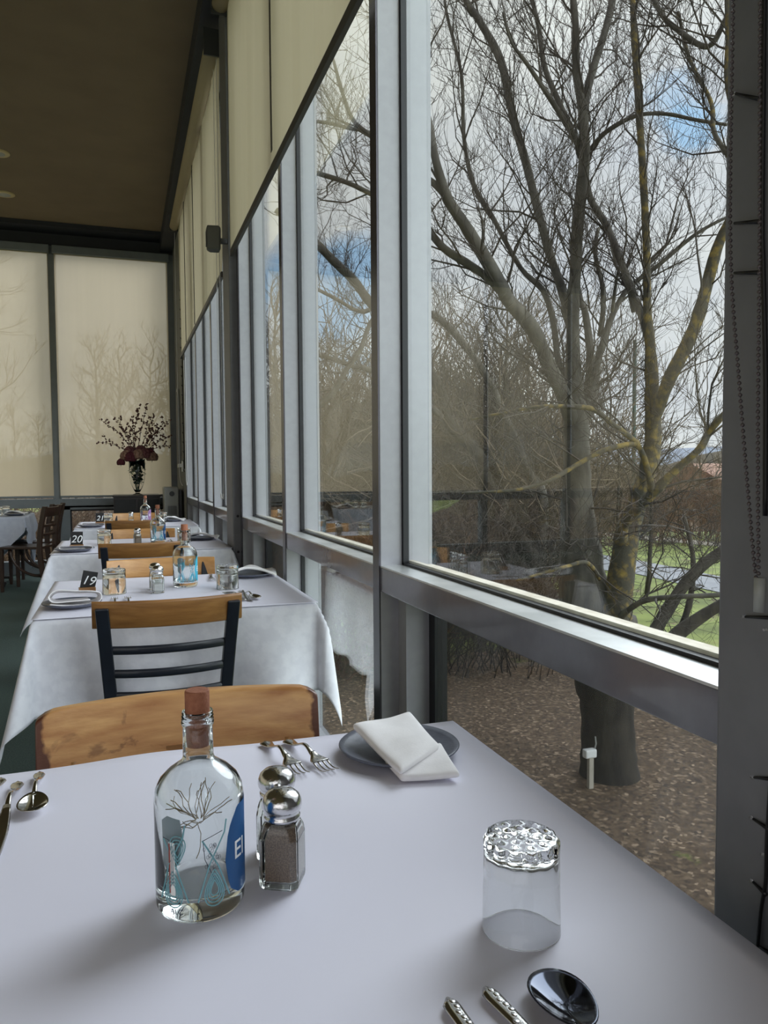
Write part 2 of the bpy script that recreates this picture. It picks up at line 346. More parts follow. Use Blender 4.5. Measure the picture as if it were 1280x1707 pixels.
# litter is densest around the tree, patchy further out
ds = N('ShaderNodeVectorMath'); ds.operation = 'DISTANCE'; ds.inputs[1].default_value = (4.2, 7.5, -1.8); L(c.outputs['Object'], ds.inputs[0])
dr = N('ShaderNodeMapRange'); dr.inputs[1].default_value = 2.2; dr.inputs[2].default_value = 5.2; dr.inputs[3].default_value = .22; dr.inputs[4].default_value = -.12; L(ds.outputs['Value'], dr.inputs[0])
pn = N('ShaderNodeTexNoise'); pn.inputs['Scale'].default_value = 1.4; pn.inputs['Detail'].default_value = 9; pn.inputs['Roughness'].default_value = .75; L(c.outputs['Object'], pn.inputs[0])
ad = N('ShaderNodeMath'); ad.operation = 'ADD'; L(pn.outputs[0], ad.inputs[0]); L(dr.outputs[0], ad.inputs[1])
rr = N('ShaderNodeMapRange'); rr.inputs[1].default_value = .44; rr.inputs[2].default_value = .54; L(ad.outputs[0], rr.inputs[0])
mx = N('ShaderNodeMixRGB'); L(rr.outputs[0], mx.inputs[0]); L(gr.outputs[0], mx.inputs[1]); L(lr.outputs[0], mx.inputs[2]); L(mx.outputs[0], p.inputs['Base Color'])
M['lawn'] = m

# ---------------------------------------------------------------- the room
CEIL = 4.05; ENDY = 9.95; WX = .65; GX = .718
struct('floor', MB().box((-6.2,-3.2,-.2), (.80,ENDY+.15,0)), M['carpet'])
struct('ceiling', MB().box((-6.2,-3.2,CEIL), (1.0,ENDY+.2,CEIL+.2)), M['ceil'])
struct('trim_0', MB().box((.50,-3.0,CEIL-.16), (.95,ENDY,CEIL)), M['darktrim'])                     # bulkhead over the glazing
fm = M['alu2'] = pmat('grey_frame', srgb(120,126,130), .5)
wl_ = sroot('wall_left')
MB().box((-6.2,-3.2,3.82),(-6.0,ENDY,CEIL)).box((-6.2,-3.2,0),(-6.0,ENDY,.15)).build('rail', M['darktrim'], wl_)
MB().box((-6.12,-3.2,.78),(-6.0,ENDY,.90)).build('transom', fm, wl_)
for k in range(10):
    y = -3.0+k*1.42
    MB().box((-6.14,y-.045,0),(-5.99,y+.045,3.85)).build('mullion', fm, wl_)
MB().box((-6.07,-3.2,.15),(-6.064,ENDY,.80)).build('lower_glass', M['glass'], wl_)
MB().grid(lambda u, v: (-6.02+.004*math.sin(7*v+9*u), -3.0+(ENDY+2.9)*u, .90+2.93*v), 90, 10).build('blind_fabric', M['blind_far'], wl_, smooth=True)
mb = MB().box((-6.0,-3.2,0),(.8,-3.0,.8)).box((-6.0,-3.2,3.2),(.8,-3.0,CEIL)).box((-6.0,-3.2,.8),(-5.4,-3.0,3.2)).box((-.2,-3.2,.8),(.8,-3.0,3.2))
struct('wall_back', mb, M['wall'])
struct('wall_right', MB().box((WX,8.47,0),(.80,ENDY+.15,CEIL)), M['wall'])
struct('wall_right_near', MB().box((WX-.01,-.99,0),(.80,.42,CEIL-.16)), M['post'])
struct('baseboard_right', MB().box((WX+.005,-2.9,0),(.80,8.46,.085)), M['alu'])
# mullions: inner box, gasket groove and outer box, one trim each
MY = [(1.945,2.0),(3.20,3.255),(4.44,4.50),(4.80,4.86),(5.86,5.93),(7.10,7.17),(8.40,8.47),(-1.05,-.99)]
TZ0, TZ1, TOPZ = .862, .932, 3.87
for i,(y0,y1) in enumerate(MY):
    mb = MB().box((WX,y0,0),(.712,y1,CEIL-.16)).box((.728,y0,0),(.80,y1,CEIL-.16))
    o = struct('trim_%d'%(i+1), mb, M['alu'], bevel=.002)
    MB().box((WX-.004,y0+.001,.0),(WX,y1-.001,CEIL-.16)).build('shade_strip', M['shade_face'], o)  # thin dark strip standing in for shade on the room side
    MB().box((.712,y0-.010,TZ1),(.728,y1+.010,TOPZ)).build('gasket', M['gasket'], o)
# posts
PY0, PY1 = .42, .676
struct('trim_10', MB().box((.615,PY0,0),(.80,PY1,CEIL-.16)), M['post'], bevel=.006)
struct('trim_11', MB().box((.606,4.53,0),(.80,4.80,CEIL-.16)), M['post'], bevel=.006)
mb = MB()
for z in (.93,.72,.62): mb.tube([(.635,4.528,z),(.635,4.533,z)], .008, 10)
mb.build('bolt', M['gasket'], bpy.data.objects['trim_11'])
# window bays
bays = [(-2.9,-1.05,False),(.676,1.945,True),(2.0,3.20,False),(3.255,4.44,True),(4.86,5.86,True),(5.93,7.10,False),(7.17,8.40,True)]
for i,(y0,y1,vent) in enumerate(bays):
    w = sroot('window_%d'%(i+1))
    # transom with bright ledge
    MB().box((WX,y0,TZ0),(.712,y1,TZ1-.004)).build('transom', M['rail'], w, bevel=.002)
    MB().box((WX-.001,y0,TZ1-.004),(.712,y1,TZ1)).build('window_sill', M['ledge'], w)
    MB().box((.728,y0,TZ0),(.80,y1,TZ1-.002)).build('outer_sill', M['cream'], w)
    MB().box((.728,y0,TZ1-.002),(.742,y1,TZ1+.012)).build('glazing_bead', M['cream'], w)
    g = MB().box((.712,y0,TZ1-.004),(.728,y1,TZ1+.006)).box((.712,y0,TOPZ),(.728,y1,TOPZ+.02)); g.build('gasket', M['gasket'], w)
    MB().box((WX,y0,TOPZ),(.80,y1,CEIL-.15)).build('head', M['alu'], w)
    MB().box((.719,y0,TZ1),(.725,y1,TOPZ+.01)).build('glass_pane', M['glass'], w)
    if vent:
        f = MB().box((.70,y0,.085),(.80,y0+.035,TZ0)).box((.70,y1-.06,.085),(.765,y1,TZ0)).box((.70,y0,.085),(.80,y1,.12)).box((.70,y0,TZ0-.012),(.80,y1,TZ0))
        f.build('sash', M['alu'], w)
        d = .02; z1 = TZ0-.012
        MB().box((.765,y1-.10,.12),(.80,y1,z1)).box((.765,y0+.035,.12),(.80,y0+.05,z1)).box((.765,y0,.12),(.80,y1,.14)).build('inner_sash', M['gasket'], w)
        MB().box((.786,y0+.04,.13),(.791,y1-.08,z1)).build('lower_glass', M['glass'], w)
        MB().box((.772,y0+.04,.13),(.7725,y1-.08,z1)).build('insect_screen', M['screen'], w)
    else:
        MB().box((.712,y0,.085),(.728,y0+.01,TZ0)).box((.712,y1-.01,.085),(.728,y1,TZ0)).build('gasket', M['gasket'], w)
        MB().box((.719,y0,.085),(.725,y1,TZ0)).build('lower_glass', M['glass'], w)
# end wall: frames, lower glass and dark bulkhead
e = sroot('wall_far')
mb = MB().box((-6.0,ENDY,3.86),(.65,ENDY+.15,CEIL)); mb.build('bulkhead', M['darktrim'], e)
for k in range(6):
    x = -.735 - k*1.36
    if x < -6: break
    MB().box((x-.045,ENDY-.01,0),(x+.045,ENDY+.12,3.86)).build('mullion', fm, e)
MB().box((.57,ENDY-.02,0),(.65,ENDY+.14,3.86)).build('mullion', fm, e)
MB().box((-6,ENDY,.78),(.58,ENDY+.10,.885)).build('transom', fm, e)
MB().box((-6,ENDY,3.80),(.58,ENDY+.10,3.87)).build('head', fm, e)
MB().box((-6,ENDY-.01,0),(.58,ENDY+.12,.15)).build('kick_rail', fm, e)
MB().box((-.69,ENDY,.15),(-.60,ENDY+.06,.80)).box((-.69,ENDY,.755),(.57,ENDY+.06,.80)).build('sash', fm, e)
MB().box((-.60,ENDY+.01,.15),(-.585,ENDY+.05,.755)).box((-.60,ENDY+.01,.735),(.57,ENDY+.05,.755)).build('gasket', M['gasket'], e)
MB().box((-6,ENDY+.07,.15),(.58,ENDY+.076,.80)).build('lower_glass', M['glass'], e)
MB().box((-6,ENDY+.07,.88),(.58,ENDY+.076,3.80)).build('glass_pane', M['glass'], e)
for k in range(3):
    xa, xb = -.770-1.36*(k+1), -2.06-1.36*(k+1)
    MB().grid(lambda u, v: (xa+(xb-xa)*u, ENDY-.045+.004*math.sin(7*u), .92+2.86*v), 12, 8).build('blind_fabric', M['blind_far'], e, smooth=True)
struct('trim_12', MB().box((-6.0,ENDY-.30,CEIL-.05),(.5,ENDY,CEIL)), M['darktrim'])

# ---------------------------------------------------------------- blinds
def wall_blind(y0, y1, z0, z1, x, label, mat=None, waves=None, chain_y=None):
    b = thing('roller_blind', label, 'blind', (x, (y0+y1)/2, z0), group='roller blinds along the window wall')
    yc = (y0+y1)/2
    def fn(u, v):
        y = y0+(y1-y0)*u; z = z0+(z1-z0)*v
        d = .006*math.sin(9*y+.6*z)+.003*math.sin(31*y+2*z)+(.010*math.exp(-((u)/.02)**2)+.012*math.exp(-((u-.62)/.012)**2))*math.sin(5*z)
        return (d, y-yc, z-z0)
    MB().grid(fn, 120, 40).build('fabric', mat or M['blind'], b, smooth=True)
    MB().box((-.008,y0-yc,-.035),(.008,y1-yc,0)).build('bottom_rail', M['blind_dark'], b)
    MB().tube([(-.042,y0-yc,z1-z0-.01),(-.042,y1-yc,z1-z0-.01)], .045, 18).build('tube', M['blind'], b, smooth=True)
    mb = MB()
    for s in (0,1):
        y = (y0, y1)[s]-yc; mb.box((-.09,y-.006,z1-z0-.06),(.05,y+.006,z1-z0+.10))
    mb.build('bracket', M['plasticdark'], b)
    return b
wall_blind(1.30, 4.49, 2.45, 3.80, .618, 'beige roller blind on the window wall hanging nearest, right of the grey column')
wall_blind(4.86, 8.42, 2.42, 3.76, .612, 'long beige roller blind on the window wall beyond the grey column with the speaker')
for ob in [o for o in bpy.data.objects if o.name.startswith('roller_blind') and o.location.y > 5]:
    mb = MB()
    for yy in (.0, .9): mb.box((-.0145,yy-.006,0),(-.0085,yy+.006,1.40))
    mb.build('seam', M['blind_dark'], ob)
for ob in [o for o in bpy.data.objects if o.name.startswith('roller_blind') and 2.5 < o.location.y < 4]:
    def fn(u, v): z = 1.4*v; return (-.030, .17+.02*math.sin(2.1*z+1)+.013*(u-.5)*2, z)
    MB().grid(fn, 2, 30).build('seam', M['blind_dark'], ob, solid=.002)
def far_blind(x0, x1, label):
    b = thing('roller_blind', label, 'blind', ((x0+x1)/2, ENDY-.045, .92)); xc = (x0+x1)/2
    def fn(u, v):
        x = x0+(x1-x0)*u - xc; z = 2.86*v; return (x, .004*math.sin(7*x+z), z + .006*math.sin(6*x)*(1-v))
    MB().grid(fn, 60, 30).build('fabric', M['blind_far'], b, smooth=True)
    MB().box((x0-xc,-.01,-.02),(x1-xc,.01,.004)).build('bottom_rail', fm, b)
    MB().box((x0-xc-.02,-.05,2.84),(x1-xc+.02,.04,2.93)).build('head_rail', fm, b, bevel=.006)
    return b
far_blind(-.700, .578, 'translucent beige roller blind on the end wall behind the flower vase')
far_blind(-2.06, -.770, 'translucent beige roller blind on the end wall at the left edge above the side table')

# ---------------------------------------------------------------- table builders
def pedestal(tx0, tx1, ty0, ty1, t, loc):
    cx, cy = (tx0+tx1)/2-loc[0], (ty0+ty1)/2-loc[1]
    MB().box((tx0-loc[0]+.01,ty0-loc[1]+.01,.712),(tx1-loc[0]-.01,ty1-loc[1]-.01,.742)).build('tabletop', M['brown'], t, bevel=.004)
    for s in (-1,1):
        yy = cy+s*(ty1-ty0)*.28
        MB().tube([(cx,yy,.05),(cx,yy,.712)], .035, 16).build('pedestal', M['iron'], t, smooth=True)
        MB().box((cx-.28,yy-.025,.025),(cx+.28,yy+.025,.055)).box((cx-.27,yy-.018,0),(cx-.24,yy+.018,.03)).box((cx+.24,yy-.018,0),(cx+.27,yy+.018,.03)).build('foot', M['iron'], t, bevel=.008)
def drape(x0, x1, y0, y1, d, zt=.744, seed=0, maxr=.04, rot=0, span=None, out=.085, ox=1.0):
    r_ = random.Random(seed); ph = [r_.uniform(0, 6.28) for _ in range(8)]
    cx, cy = (x0+x1)/2, (y0+y1)/2; hx, hy = (x1-x0)/2, (y1-y0)/2
    nx = ny = 110
    def fn(u, v):
        if rot:
            a = (u-.5)*span; b = (v-.5)*span; px = (a*math.cos(rot)-b*math.sin(rot)); py = (a*math.sin(rot)+b*math.cos(rot))
        else:
            px = (u-.5)*2*(hx+d); py = (v-.5)*2*(hy+d)
        qx = max(-hx, min(hx, px)); qy = max(-hy, min(hy, py)); dx, dy = px-qx, py-qy
        r = math.hypot(dx, dy)
        if r < 1e-6:
            return (cx+px, cy+py, zt)
        nxx, nyy = dx/r, dy/r
        s = qx*1.0+qy*1.3+math.atan2(abs(dy), abs(dx))*.25
        k = r/.30
        fold = (.5+.5*math.sin(s*15+ph[0]))**1.5*.065*k + (.5+.5*math.sin(s*27+ph[1]))*.010*k
        corner = abs(nxx*nyy)*2
        o = .006 + fold*(1-.3*corner) + corner*out*k + .05*corner*k*math.sin(6*math.atan2(nyy,nxx)+ph[2])*.5
        if nxx > .2: o = min(o, maxr+.5*out*corner*k)
        rd = min(r, .012)
        zz = zt - max(0, r-.006)*(1-.02*k) if r > .012 else zt - r*r/.024*1.0
        return (cx+qx+nxx*o*min(1, r/.02)*(ox if nxx > .2 else 1), cy+qy+nyy*o*min(1, r/.02), zz)
    return MB().grid(fn, nx, ny)
def table_set(name, x0, x1, y0, y1, d, lab_t, lab_c, lab_p, seed, wavefar=False, maxr=.036):
    loc = ((x0+x1)/2, (y0+y1)/2, 0)
    t = thing('cafe_table', lab_t, 'table', loc, group=None); pedestal(x0, x1, y0, y1, t, loc)
    c = drape(x0, x1, y0, y1, d, seed=seed, maxr=maxr).build('tablecloth', M['cloth'], smooth=True, solid=.0012); tag(c, lab_c, 'tablecloth')
    def fn(u, v):
        x = x0-.006+(x1-x0+.012)*u; y = y0-.004+(y1-y0+.008)*v; z = .7475
        if wavefar: z += .006*math.exp(-((v-1)/.06)**2)*math.exp(-((x-.04)/.10)**2)+.0006*math.sin(9*x)*math.sin(7*y)
        return (x, y, z)
    p = MB().grid(fn, 40, 40).build('paper_sheet', M['paper'], smooth=True, solid=.0012); tag(p, lab_p, 'paper sheet')
TT = .7482
table_set('t18', -.42, .532, .22, 1.212, .30, 'cafe table in the foreground under the bottle and upturned tumbler', 'white cloth hanging from the foreground table', 'white paper sheet covering the foreground table top', 1, True, .03)
table_set('t19', -.262, .606, 2.50, 3.36, .30, 'second table from the camera, hidden beneath its white cloth, with number card 19', 'white damask cloth with pointed hanging corners on the second table from the camera', 'white paper sheet on the table with number card 19', 2)
table_set('t20', -.375, .590, 4.50, 5.40, .30, 'third table from the camera, with number card 20', 'white cloth draped over the third table, behind the salt shaker and its chair', 'white paper sheet on the table with number card 20', 3)
table_set('t21', -.370, .590, 6.55, 7.45, .30, 'farthest table of the window row, with number card 21', 'white cloth draped over the farthest table by the window', 'white paper sheet on the farthest table by the window', 4)
# side table at the left edge
lx0, lx1, ly0, ly1 = -1.95, -.97, 8.72, 9.60; loc = ((lx0+lx1)/2, (ly0+ly1)/2, 0)
t = thing('cafe_table', 'dark table at the left edge near the end wall with a pale blue cloth', 'table', loc); pedestal(lx0, lx1, ly0, ly1, t, loc)
o = drape(lx0, lx1, ly0, ly1, .3, seed=5, rot=PI/4, span=1.56, out=.04).build('tablecloth', M['cloth2'], smooth=True, solid=.0012)
tag(o, 'pale blue-grey cloth laid cornerwise over the left edge table', 'tablecloth')

# ---------------------------------------------------------------- chairs
def curved_bar(w, h, th, sag, z, y, n=24, top=0, rnd=.0, lean=0.0):
    secs = []
    for i in range(n+1):
        s = -1+2*i/n; x = s*w/2; yy = y - sag*(1-s*s)
        hh = h/2
        if rnd: hh *= (1-rnd*max(0, (abs(s)-.86)/.14)**2.2)
        zc = z + top*(1-s*s); a = th/2; bz = min(.006, hh*.5); ring = []
        for (dy, dz) in ((-a, -hh+bz), (-a, hh-bz), (-a+bz*.7, hh), (a-bz*.7, hh), (a, hh-bz), (a, -hh+bz), (a-bz*.7, -hh), (-a+bz*.7, -hh)):
            ring.append((x, yy+dy-lean*dz, zc+dz))
        secs.append(ring)
    return MB().loft(secs)
def make_ladder_chair(label, railmat, railw=.44):
    t = thing('ladder_back_chair', label, 'chair', group=None)
    curved_bar(railw, .082, .017, .045, .768, -.215, lean=.12).build('top_rail', railmat, t, smooth=True, bevel=.002)
    for s in (-1,1):
        P = [(s*.165,-.21,0),(s*.165,-.190,.25),(s*.168,-.185,.44),(s*.180,-.205,.62),(s*.192,-.240,.79)]
        sec = []
        for p in smoothpts(P, 4):
            sec.append([(p[0]-.019,p[1]-.014,p[2]),(p[0]+.019,p[1]-.014,p[2]),(p[0]+.019,p[1]+.014,p[2]),(p[0]-.019,p[1]+.014,p[2])])
        MB().loft(sec).build('post', M['navy'], t, bevel=.004)
        MB().loft([[(s*.17-w,.20-w,z),(s*.17+w,.20-w,z),(s*.17+w,.20+w,z),(s*.17-w,.20+w,z)] for z,w in ((0,.013),(.44,.018))]).build('leg', M['navy'], t, bevel=.003)
    for z, y, w in ((.658,-.212,.345),(.585,-.203,.335),(.515,-.195,.328)):
        curved_bar(w, .026, .014, .035, z, y).build('slat', M['navy'], t, smooth=True, bevel=.002)
    def ring(z, k): return [(k*.2*math.copysign(abs(math.cos(a))**.6, math.cos(a)), k*.2*math.copysign(abs(math.sin(a))**.6, math.sin(a)), z) for a in [2*PI*i/28 for i in range(28)]]
    MB().loft([ring(.44,.97), ring(.446,1), ring(.462,1), ring(.468,.96)]).build('seat', M['wood'], t, smooth=True, bevel=.003)
    mb = MB().box((-.16,-.19,.41),(.16,-.17,.44)).box((-.16,.18,.41),(.16,.2,.44)).box((-.18,-.18,.41),(-.16,.2,.44)).box((.16,-.18,.41),(.18,.2,.44)); mb.build('seat_frame', M['navy'], t)
    for s in (-1,1): MB().box((s*.17-.01,-.19,.17),(s*.17+.01,.2,.195)).build('stretcher', M['navy'], t)
    return t
c2 = make_ladder_chair('black ladder-back chair with toffee wooden top rail seen from behind at the card 19 table', M['wooddark'])
c2.location = (.118, 2.62, 0); c2.rotation_euler = (0,0,math.radians(2))
c4 = dup(c2, (.085, 4.60, 0), math.radians(1), 'dark ladder-back chair with toffee rail seen from behind at the card 20 table')
c6 = dup(c2, (.082, 6.72, 0), 0, 'ladder-back chair seen from behind at the farthest table of the window row')
c3 = make_ladder_chair('ladder-back chair with honey top rail on the far side of the card 19 table', M['wood'], .455)
c3.location = (.155, 3.27, 0); c3.rotation_euler = (0,0,PI)
c5 = dup(c3, (.105, 5.20, 0), PI, 'ladder-back chair with honey top rail on the far side of the card 20 table')
c7 = dup(c3, (.120, 7.42, 0), PI, 'ladder-back chair with honey top rail in front of the dark sideboard')
# foreground chair: thick worn bentwood rail
t = thing('bentwood_chair', 'chair with a thick worn honey wood backrest across the foreground table', 'chair', (.093, 1.20, 0), PI)
curved_bar(.475, .108, .030, .050, .735, -.165, rnd=.22, n=36, lean=.15).build('top_rail', M['woodworn'], t, smooth=True, bevel=.007)
for s in (-1,1):
    MB().tube(smoothpts([(s*.175,-.20,0),(s*.172,-.175,.3),(s*.175,-.165,.46),(s*.185,-.178,.70)],4), .014, 10).build('leg', M['wooddark'], t, smooth=True)
    MB().tube([(s*.17,.18,0),(s*.165,.17,.44)], [.012,.017], 10).build('leg', M['wooddark'], t, smooth=True)
for x in (-.075,.015,.10):
    MB().box((x-.015,-.205,.46),(x+.015,-.193,.70)).build('slat', M['wooddark'], t)
def ring(z, k): return [(k*.2*math.copysign(abs(math.cos(a))**.7, math.cos(a)), -.0+k*.2*math.copysign(abs(math.sin(a))**.7, math.sin(a)), z) for a in [2*PI*i/28 for i in range(28)]]
MB().loft([ring(.43,.97), ring(.44,1), ring(.46,1), ring(.465,.96)]).build('seat', M['woodworn'], t, smooth=True, bevel=.003)
# dark brown side-on chairs at the left table
def make_cafe_chair(label):
    t = thing('cafe_chair', label, 'chair', group='dark brown chairs at the left table')
    MB().box((-.2,-.21,.43),(.2,.21,.455)).build('seat', M['brown'], t, bevel=.006)
    for s in (-1,1):
        MB().loft([[(s*.18-w,.19-w,z),(s*.18+w,.19-w,z),(s*.18+w,.19+w,z),(s*.18-w,.19+w,z)] for z,w in ((0,.013),(.43,.019))]).build('leg', M['brown'], t)
        sec = [[(s*.19-.022,p[1]-.022,p[2]),(s*.19+.022,p[1]-.022,p[2]),(s*.19+.022,p[1]+.022,p[2]),(s*.19-.022,p[1]+.022,p[2])] for p in smoothpts([(0,-.26,0),(0,-.21,.25),(0,-.195,.45),(0,-.215,.65),(0,-.26,.86)],4)]
        MB().loft(sec).build('post', M['brown'], t, smooth=False, bevel=.004)
        MB().tube([(s*.18,-.20+.30*math.sin(a),.16+.26*(1-math.cos(a))**1.0) for a in [PI/2*i/10 for i in range(11)]][::1], .014, 8).build('brace', M['brown'], t, smooth=True)
    curved_bar(.40,.10,.02,.03,.80,-.235,lean=.2).build('top_rail', M['brown'], t, smooth=True, bevel=.003)
    curved_bar(.36,.03,.014,.02,.66,-.205).build('slat', M['brown'], t, smooth=True)
    curved_bar(.36,.03,.014,.02,.57,-.195).build('slat', M['brown'], t, smooth=True)
    return t
d1 = make_cafe_chair('dark brown wooden chair side-on at the left table, nearer of the two'); d1.location = (-.93, 8.62, 0); d1.rotation_euler = (0,0,PI/2-.30)
dup(d1, (-.93, 9.22, 0), PI/2-.22, 'dark brown wooden chair side-on at the left table, farther of the two and mostly hidden')

# ---------------------------------------------------------------- plates, napkins
def make_plate(name, label, r=.092, group=None):
    p = MB().lathe([(.0001,0.004),(r*.55,.003),(r*.6,0),(r*.66,.002),(r*.97,.013),(r,.0165),(r*.985,.018),(r*.90,.0145),(r*.62,.0085),(.0001,.0075)], 56).build('plate', M['slate'], smooth=True)
    return tag(p, label, 'plate', group)
def place(o, x, y, z=TT, rz=0): o.location = (x, y, z); o.rotation_euler = (0,0,rz); return o
pl = place(make_plate('plate','dark slate plate under a folded napkin on the foreground table', .093), .395, 1.098)
def cp(o, x, y, label, z=TT, rz=0, s=1):
    c = copy_tree(o); c.location = (x,y,z); c.rotation_euler = (0,0,rz); c['label'] = words(label)
    if s != 1: c.scale = (s,s,s)
    return c
GP = 'slate plates on the window tables'
cp(pl, -.165, 2.70, 'slate plate with rolled napkin beside number card 19'); cp(pl, .500, 3.22, 'slate plate beside the window at the card 19 table')
cp(pl, -.262, 4.63, 'slate plate with napkin beside number card 20', s=1.15); cp(pl, .480, 5.13, 'slate plate on the window side of the card 20 table', s=1.1)
cp(pl, -.245, 6.70, 'slate plate with napkin beside number card 21', s=1.15); cp(pl, .42, 7.18, 'slate plate on the window side of the farthest window table')
cp(pl, -1.08, 8.95, 'slate plate at the corner of the left edge table, nearer one', s=1.2); cp(pl, -1.06, 9.34, 'slate plate at the corner of the left edge table, farther one', s=1.2)
def slab(P, th, name, mat, parent=None, n=14, puff=.003, wob=.002, seed=0, layers=1):
    r_ = random.Random(seed); a, b, c, d = [Vector(p) for p in P]
    def top(u, v):
        p = a*(1-u)*(1-v)+b*u*(1-v)+c*u*v+d*(1-u)*v
        e = min(1, min(u,1-u,v,1-v)*9); w = wob*math.sin(6*u+seed)*math.sin(5*v+1.3*seed)
        return p + Vector((0,0,puff*(e**.5)+w))
    mb = MB(); mb.grid(top, n, n)
    k = (n+1)*(n+1)
    mb.grid(lambda u, v: top(u, v)-Vector((0,0,th+2*puff*min(1,min(u,1-u,v,1-v)*9)**.5)), n, n)
    def idx(i, j): return j*(n+1)+i
    edge = [idx(i,0) for i in range(n)]+[idx(n,j) for j in range(n)]+[idx(i,n) for i in range(n,0,-1)]+[idx(0,j) for j in range(n,0,-1)]
    for q in range(len(edge)):
        e0, e1 = edge[q], edge[(q+1)%len(edge)]; mb.f.append((e0, e0+k, e1+k, e1))
    return mb.build(name, mat, parent, smooth=True, sub=1)
def nz(u, v, z): return on_z(u, v, z)
nap = thing('napkin', 'folded white linen napkin lying across the slate plate on the foreground table', 'napkin', (.39,1.05,TT+.02))
def rel(p): return Vector(p)-Vector((.39,1.05,TT+.02))
A = [rel(nz(586,1207,.787)), rel(nz(683,1185,.790)), rel(nz(733,1240,.781)), rel(nz(668,1284,.772))]
B = [rel(nz(640,1262,.768)), rel(nz(735,1236,.776)), rel(nz(767,1288,.762)), rel(nz(668,1294,.761))]
slab(B, .009, 'lower_fold', M['napkin'], nap, seed=2, puff=.001, wob=.0006)
slab(A, .009, 'upper_fold', M['napkin'], nap, seed=1)
def make_rolled_napkin(label):
    t = thing('napkin', label, 'napkin')
    def strip(path, x0, x1, name):
        P = smoothpts([(0,)+p for p in path], 6)
        MB().grid(lambda u, v: (x0+(x1-x0)*u+.01*math.sin(3*v), P[min(int(v*(len(P)-1)), len(P)-1)][1]*(1-.25*abs(2*u-1)*0), P[min(int(v*(len(P)-1)), len(P)-1)][2]*(1-.12*u)), 8, len(P)-1).build(name, M['napkin'], t, smooth=True, solid=.003)
    # section in (along, up): a flat double loop, open end to the left
    secA = [(-.075,.010),(-.02,.006),(.05,.006),(.078,.014),(.07,.026),(.0,.030),(-.055,.032),(-.078,.022),(-.062,.013),(-.01,.013),(.045,.014)]
    P = smoothpts([(0,)+p for p in secA], 6)
    def fn(u, v):
        q = P[min(int(round(v*(len(P)-1))), len(P)-1)]; return (q[1]*(1-.1*u), -.05+.11*u, q[2]*(2.0-.7*u)-.010)
    MB().grid(fn, 8, len(P)-1).build('linen', M['napkin'], t, smooth=True, solid=.0025)
    return t
rn = make_rolled_napkin('white napkin folded in loops on the plate beside number card 19'); place(rn, -.155, 2.68, TT+.012, math.radians(4))
cp(rn, -.255, 4.62, 'white napkin folded in loops on the plate beside number card 20', TT+.012, .05, 1.1).scale.z = .5
cp(rn, -.235, 6.69, 'white napkin folded in loops on the plate beside number card 21', TT+.012, .05, 1.1).scale.z = .5
def make_fan_napkin(label):
    t = thing('napkin', label, 'napkin')
    def fn(u, v):
        x = -.085+.19*u; y = -.06+.12*v; h = .014+.030*math.exp(-((u-.38)/.30)**2)*(1-.45*v)+.004*math.sin(11*u+3*v)
        if u > .92: h -= .01*(u-.92)/.08
        return (x+.03*v, y, h)
    mb = MB().grid(fn, 24, 10); mb.build('linen', M['napkin'], t, smooth=True, solid=.010, off=-1); return t
fnp = make_fan_napkin('white napkin mounded on the plate beside the window at the card 19 table'); place(fnp, .490, 3.21, TT+.010, .1)
cp(fnp, .470, 5.12, 'white napkin on the plate at the window side of the card 20 table', TT+.012); cp(fnp, .41, 7.17, 'white napkin on the plate at the window side of the farthest window table', TT+.012)
cp(fnp, -1.09, 8.95, 'napkin on the nearer plate of the left edge table', TT+.016)

# ---------------------------------------------------------------- bottles
BODY = [(0,0),(.034,.0),(.041,.002),(.0435,.007),(.044,.014),(.044,.112),(.0425,.122),(.038,.131),(.030,.139),(.022,.1445),(.0165,.1485),(.0150,.153),(.0148,.184),(.0158,.1845),(.0162,.187),(.0158,.1885),(.0150,.189),(.0160,.1905),(.0150,.192),(.0160,.1935),(.0150,.195),(.0155,.197),(.0150,.1985),
        (.0132,.1980),(.0128,.180),(.0126,.155),(.0134,.150),(.019,.1455),(.0270,.139),(.035,.130),(.0395,.120),(.0408,.110),(.0408,.028),(.038,.022),(.028,.018),(.012,.021),(.0001,.023)]
def cyl(th, z, r=.0444): return (r*math.cos(th), r*math.sin(th), z)
def ribbon(mb, pts, w=.0009, r=.0443):          # pts: (theta, z) on the bottle wall
    mb.tube([cyl(a, z, r) for a, z in pts], w/2, 5)
def patch(mb, poly, r=.0444):                   # filled polygon fan on the wall, fine in theta
    n = 16
    a0, a1 = min(p[0] for p in poly), max(p[0] for p in poly)
    def cut(a):
        zs = []
        for i in range(len(poly)):
            (u0,z0),(u1,z1) = poly[i], poly[(i+1)%len(poly)]
            if (u0-a)*(u1-a) <= 0 and abs(u1-u0) > 1e-9: zs.append(z0+(z1-z0)*(a-u0)/(u1-u0))
        return (min(zs), max(zs)) if zs else None
    last = None
    for i in range(n+1):
        a = a0+(a1-a0)*(i/n*.998+.001); c = cut(a)
        if c and last:
            b = last
            mb.add([cyl(b[0],b[1][0],r),cyl(a,c[0],r),cyl(a,c[1],r),cyl(b[0],b[1][1],r)], [(0,1,2,3)])
        if c: last = (a, c)
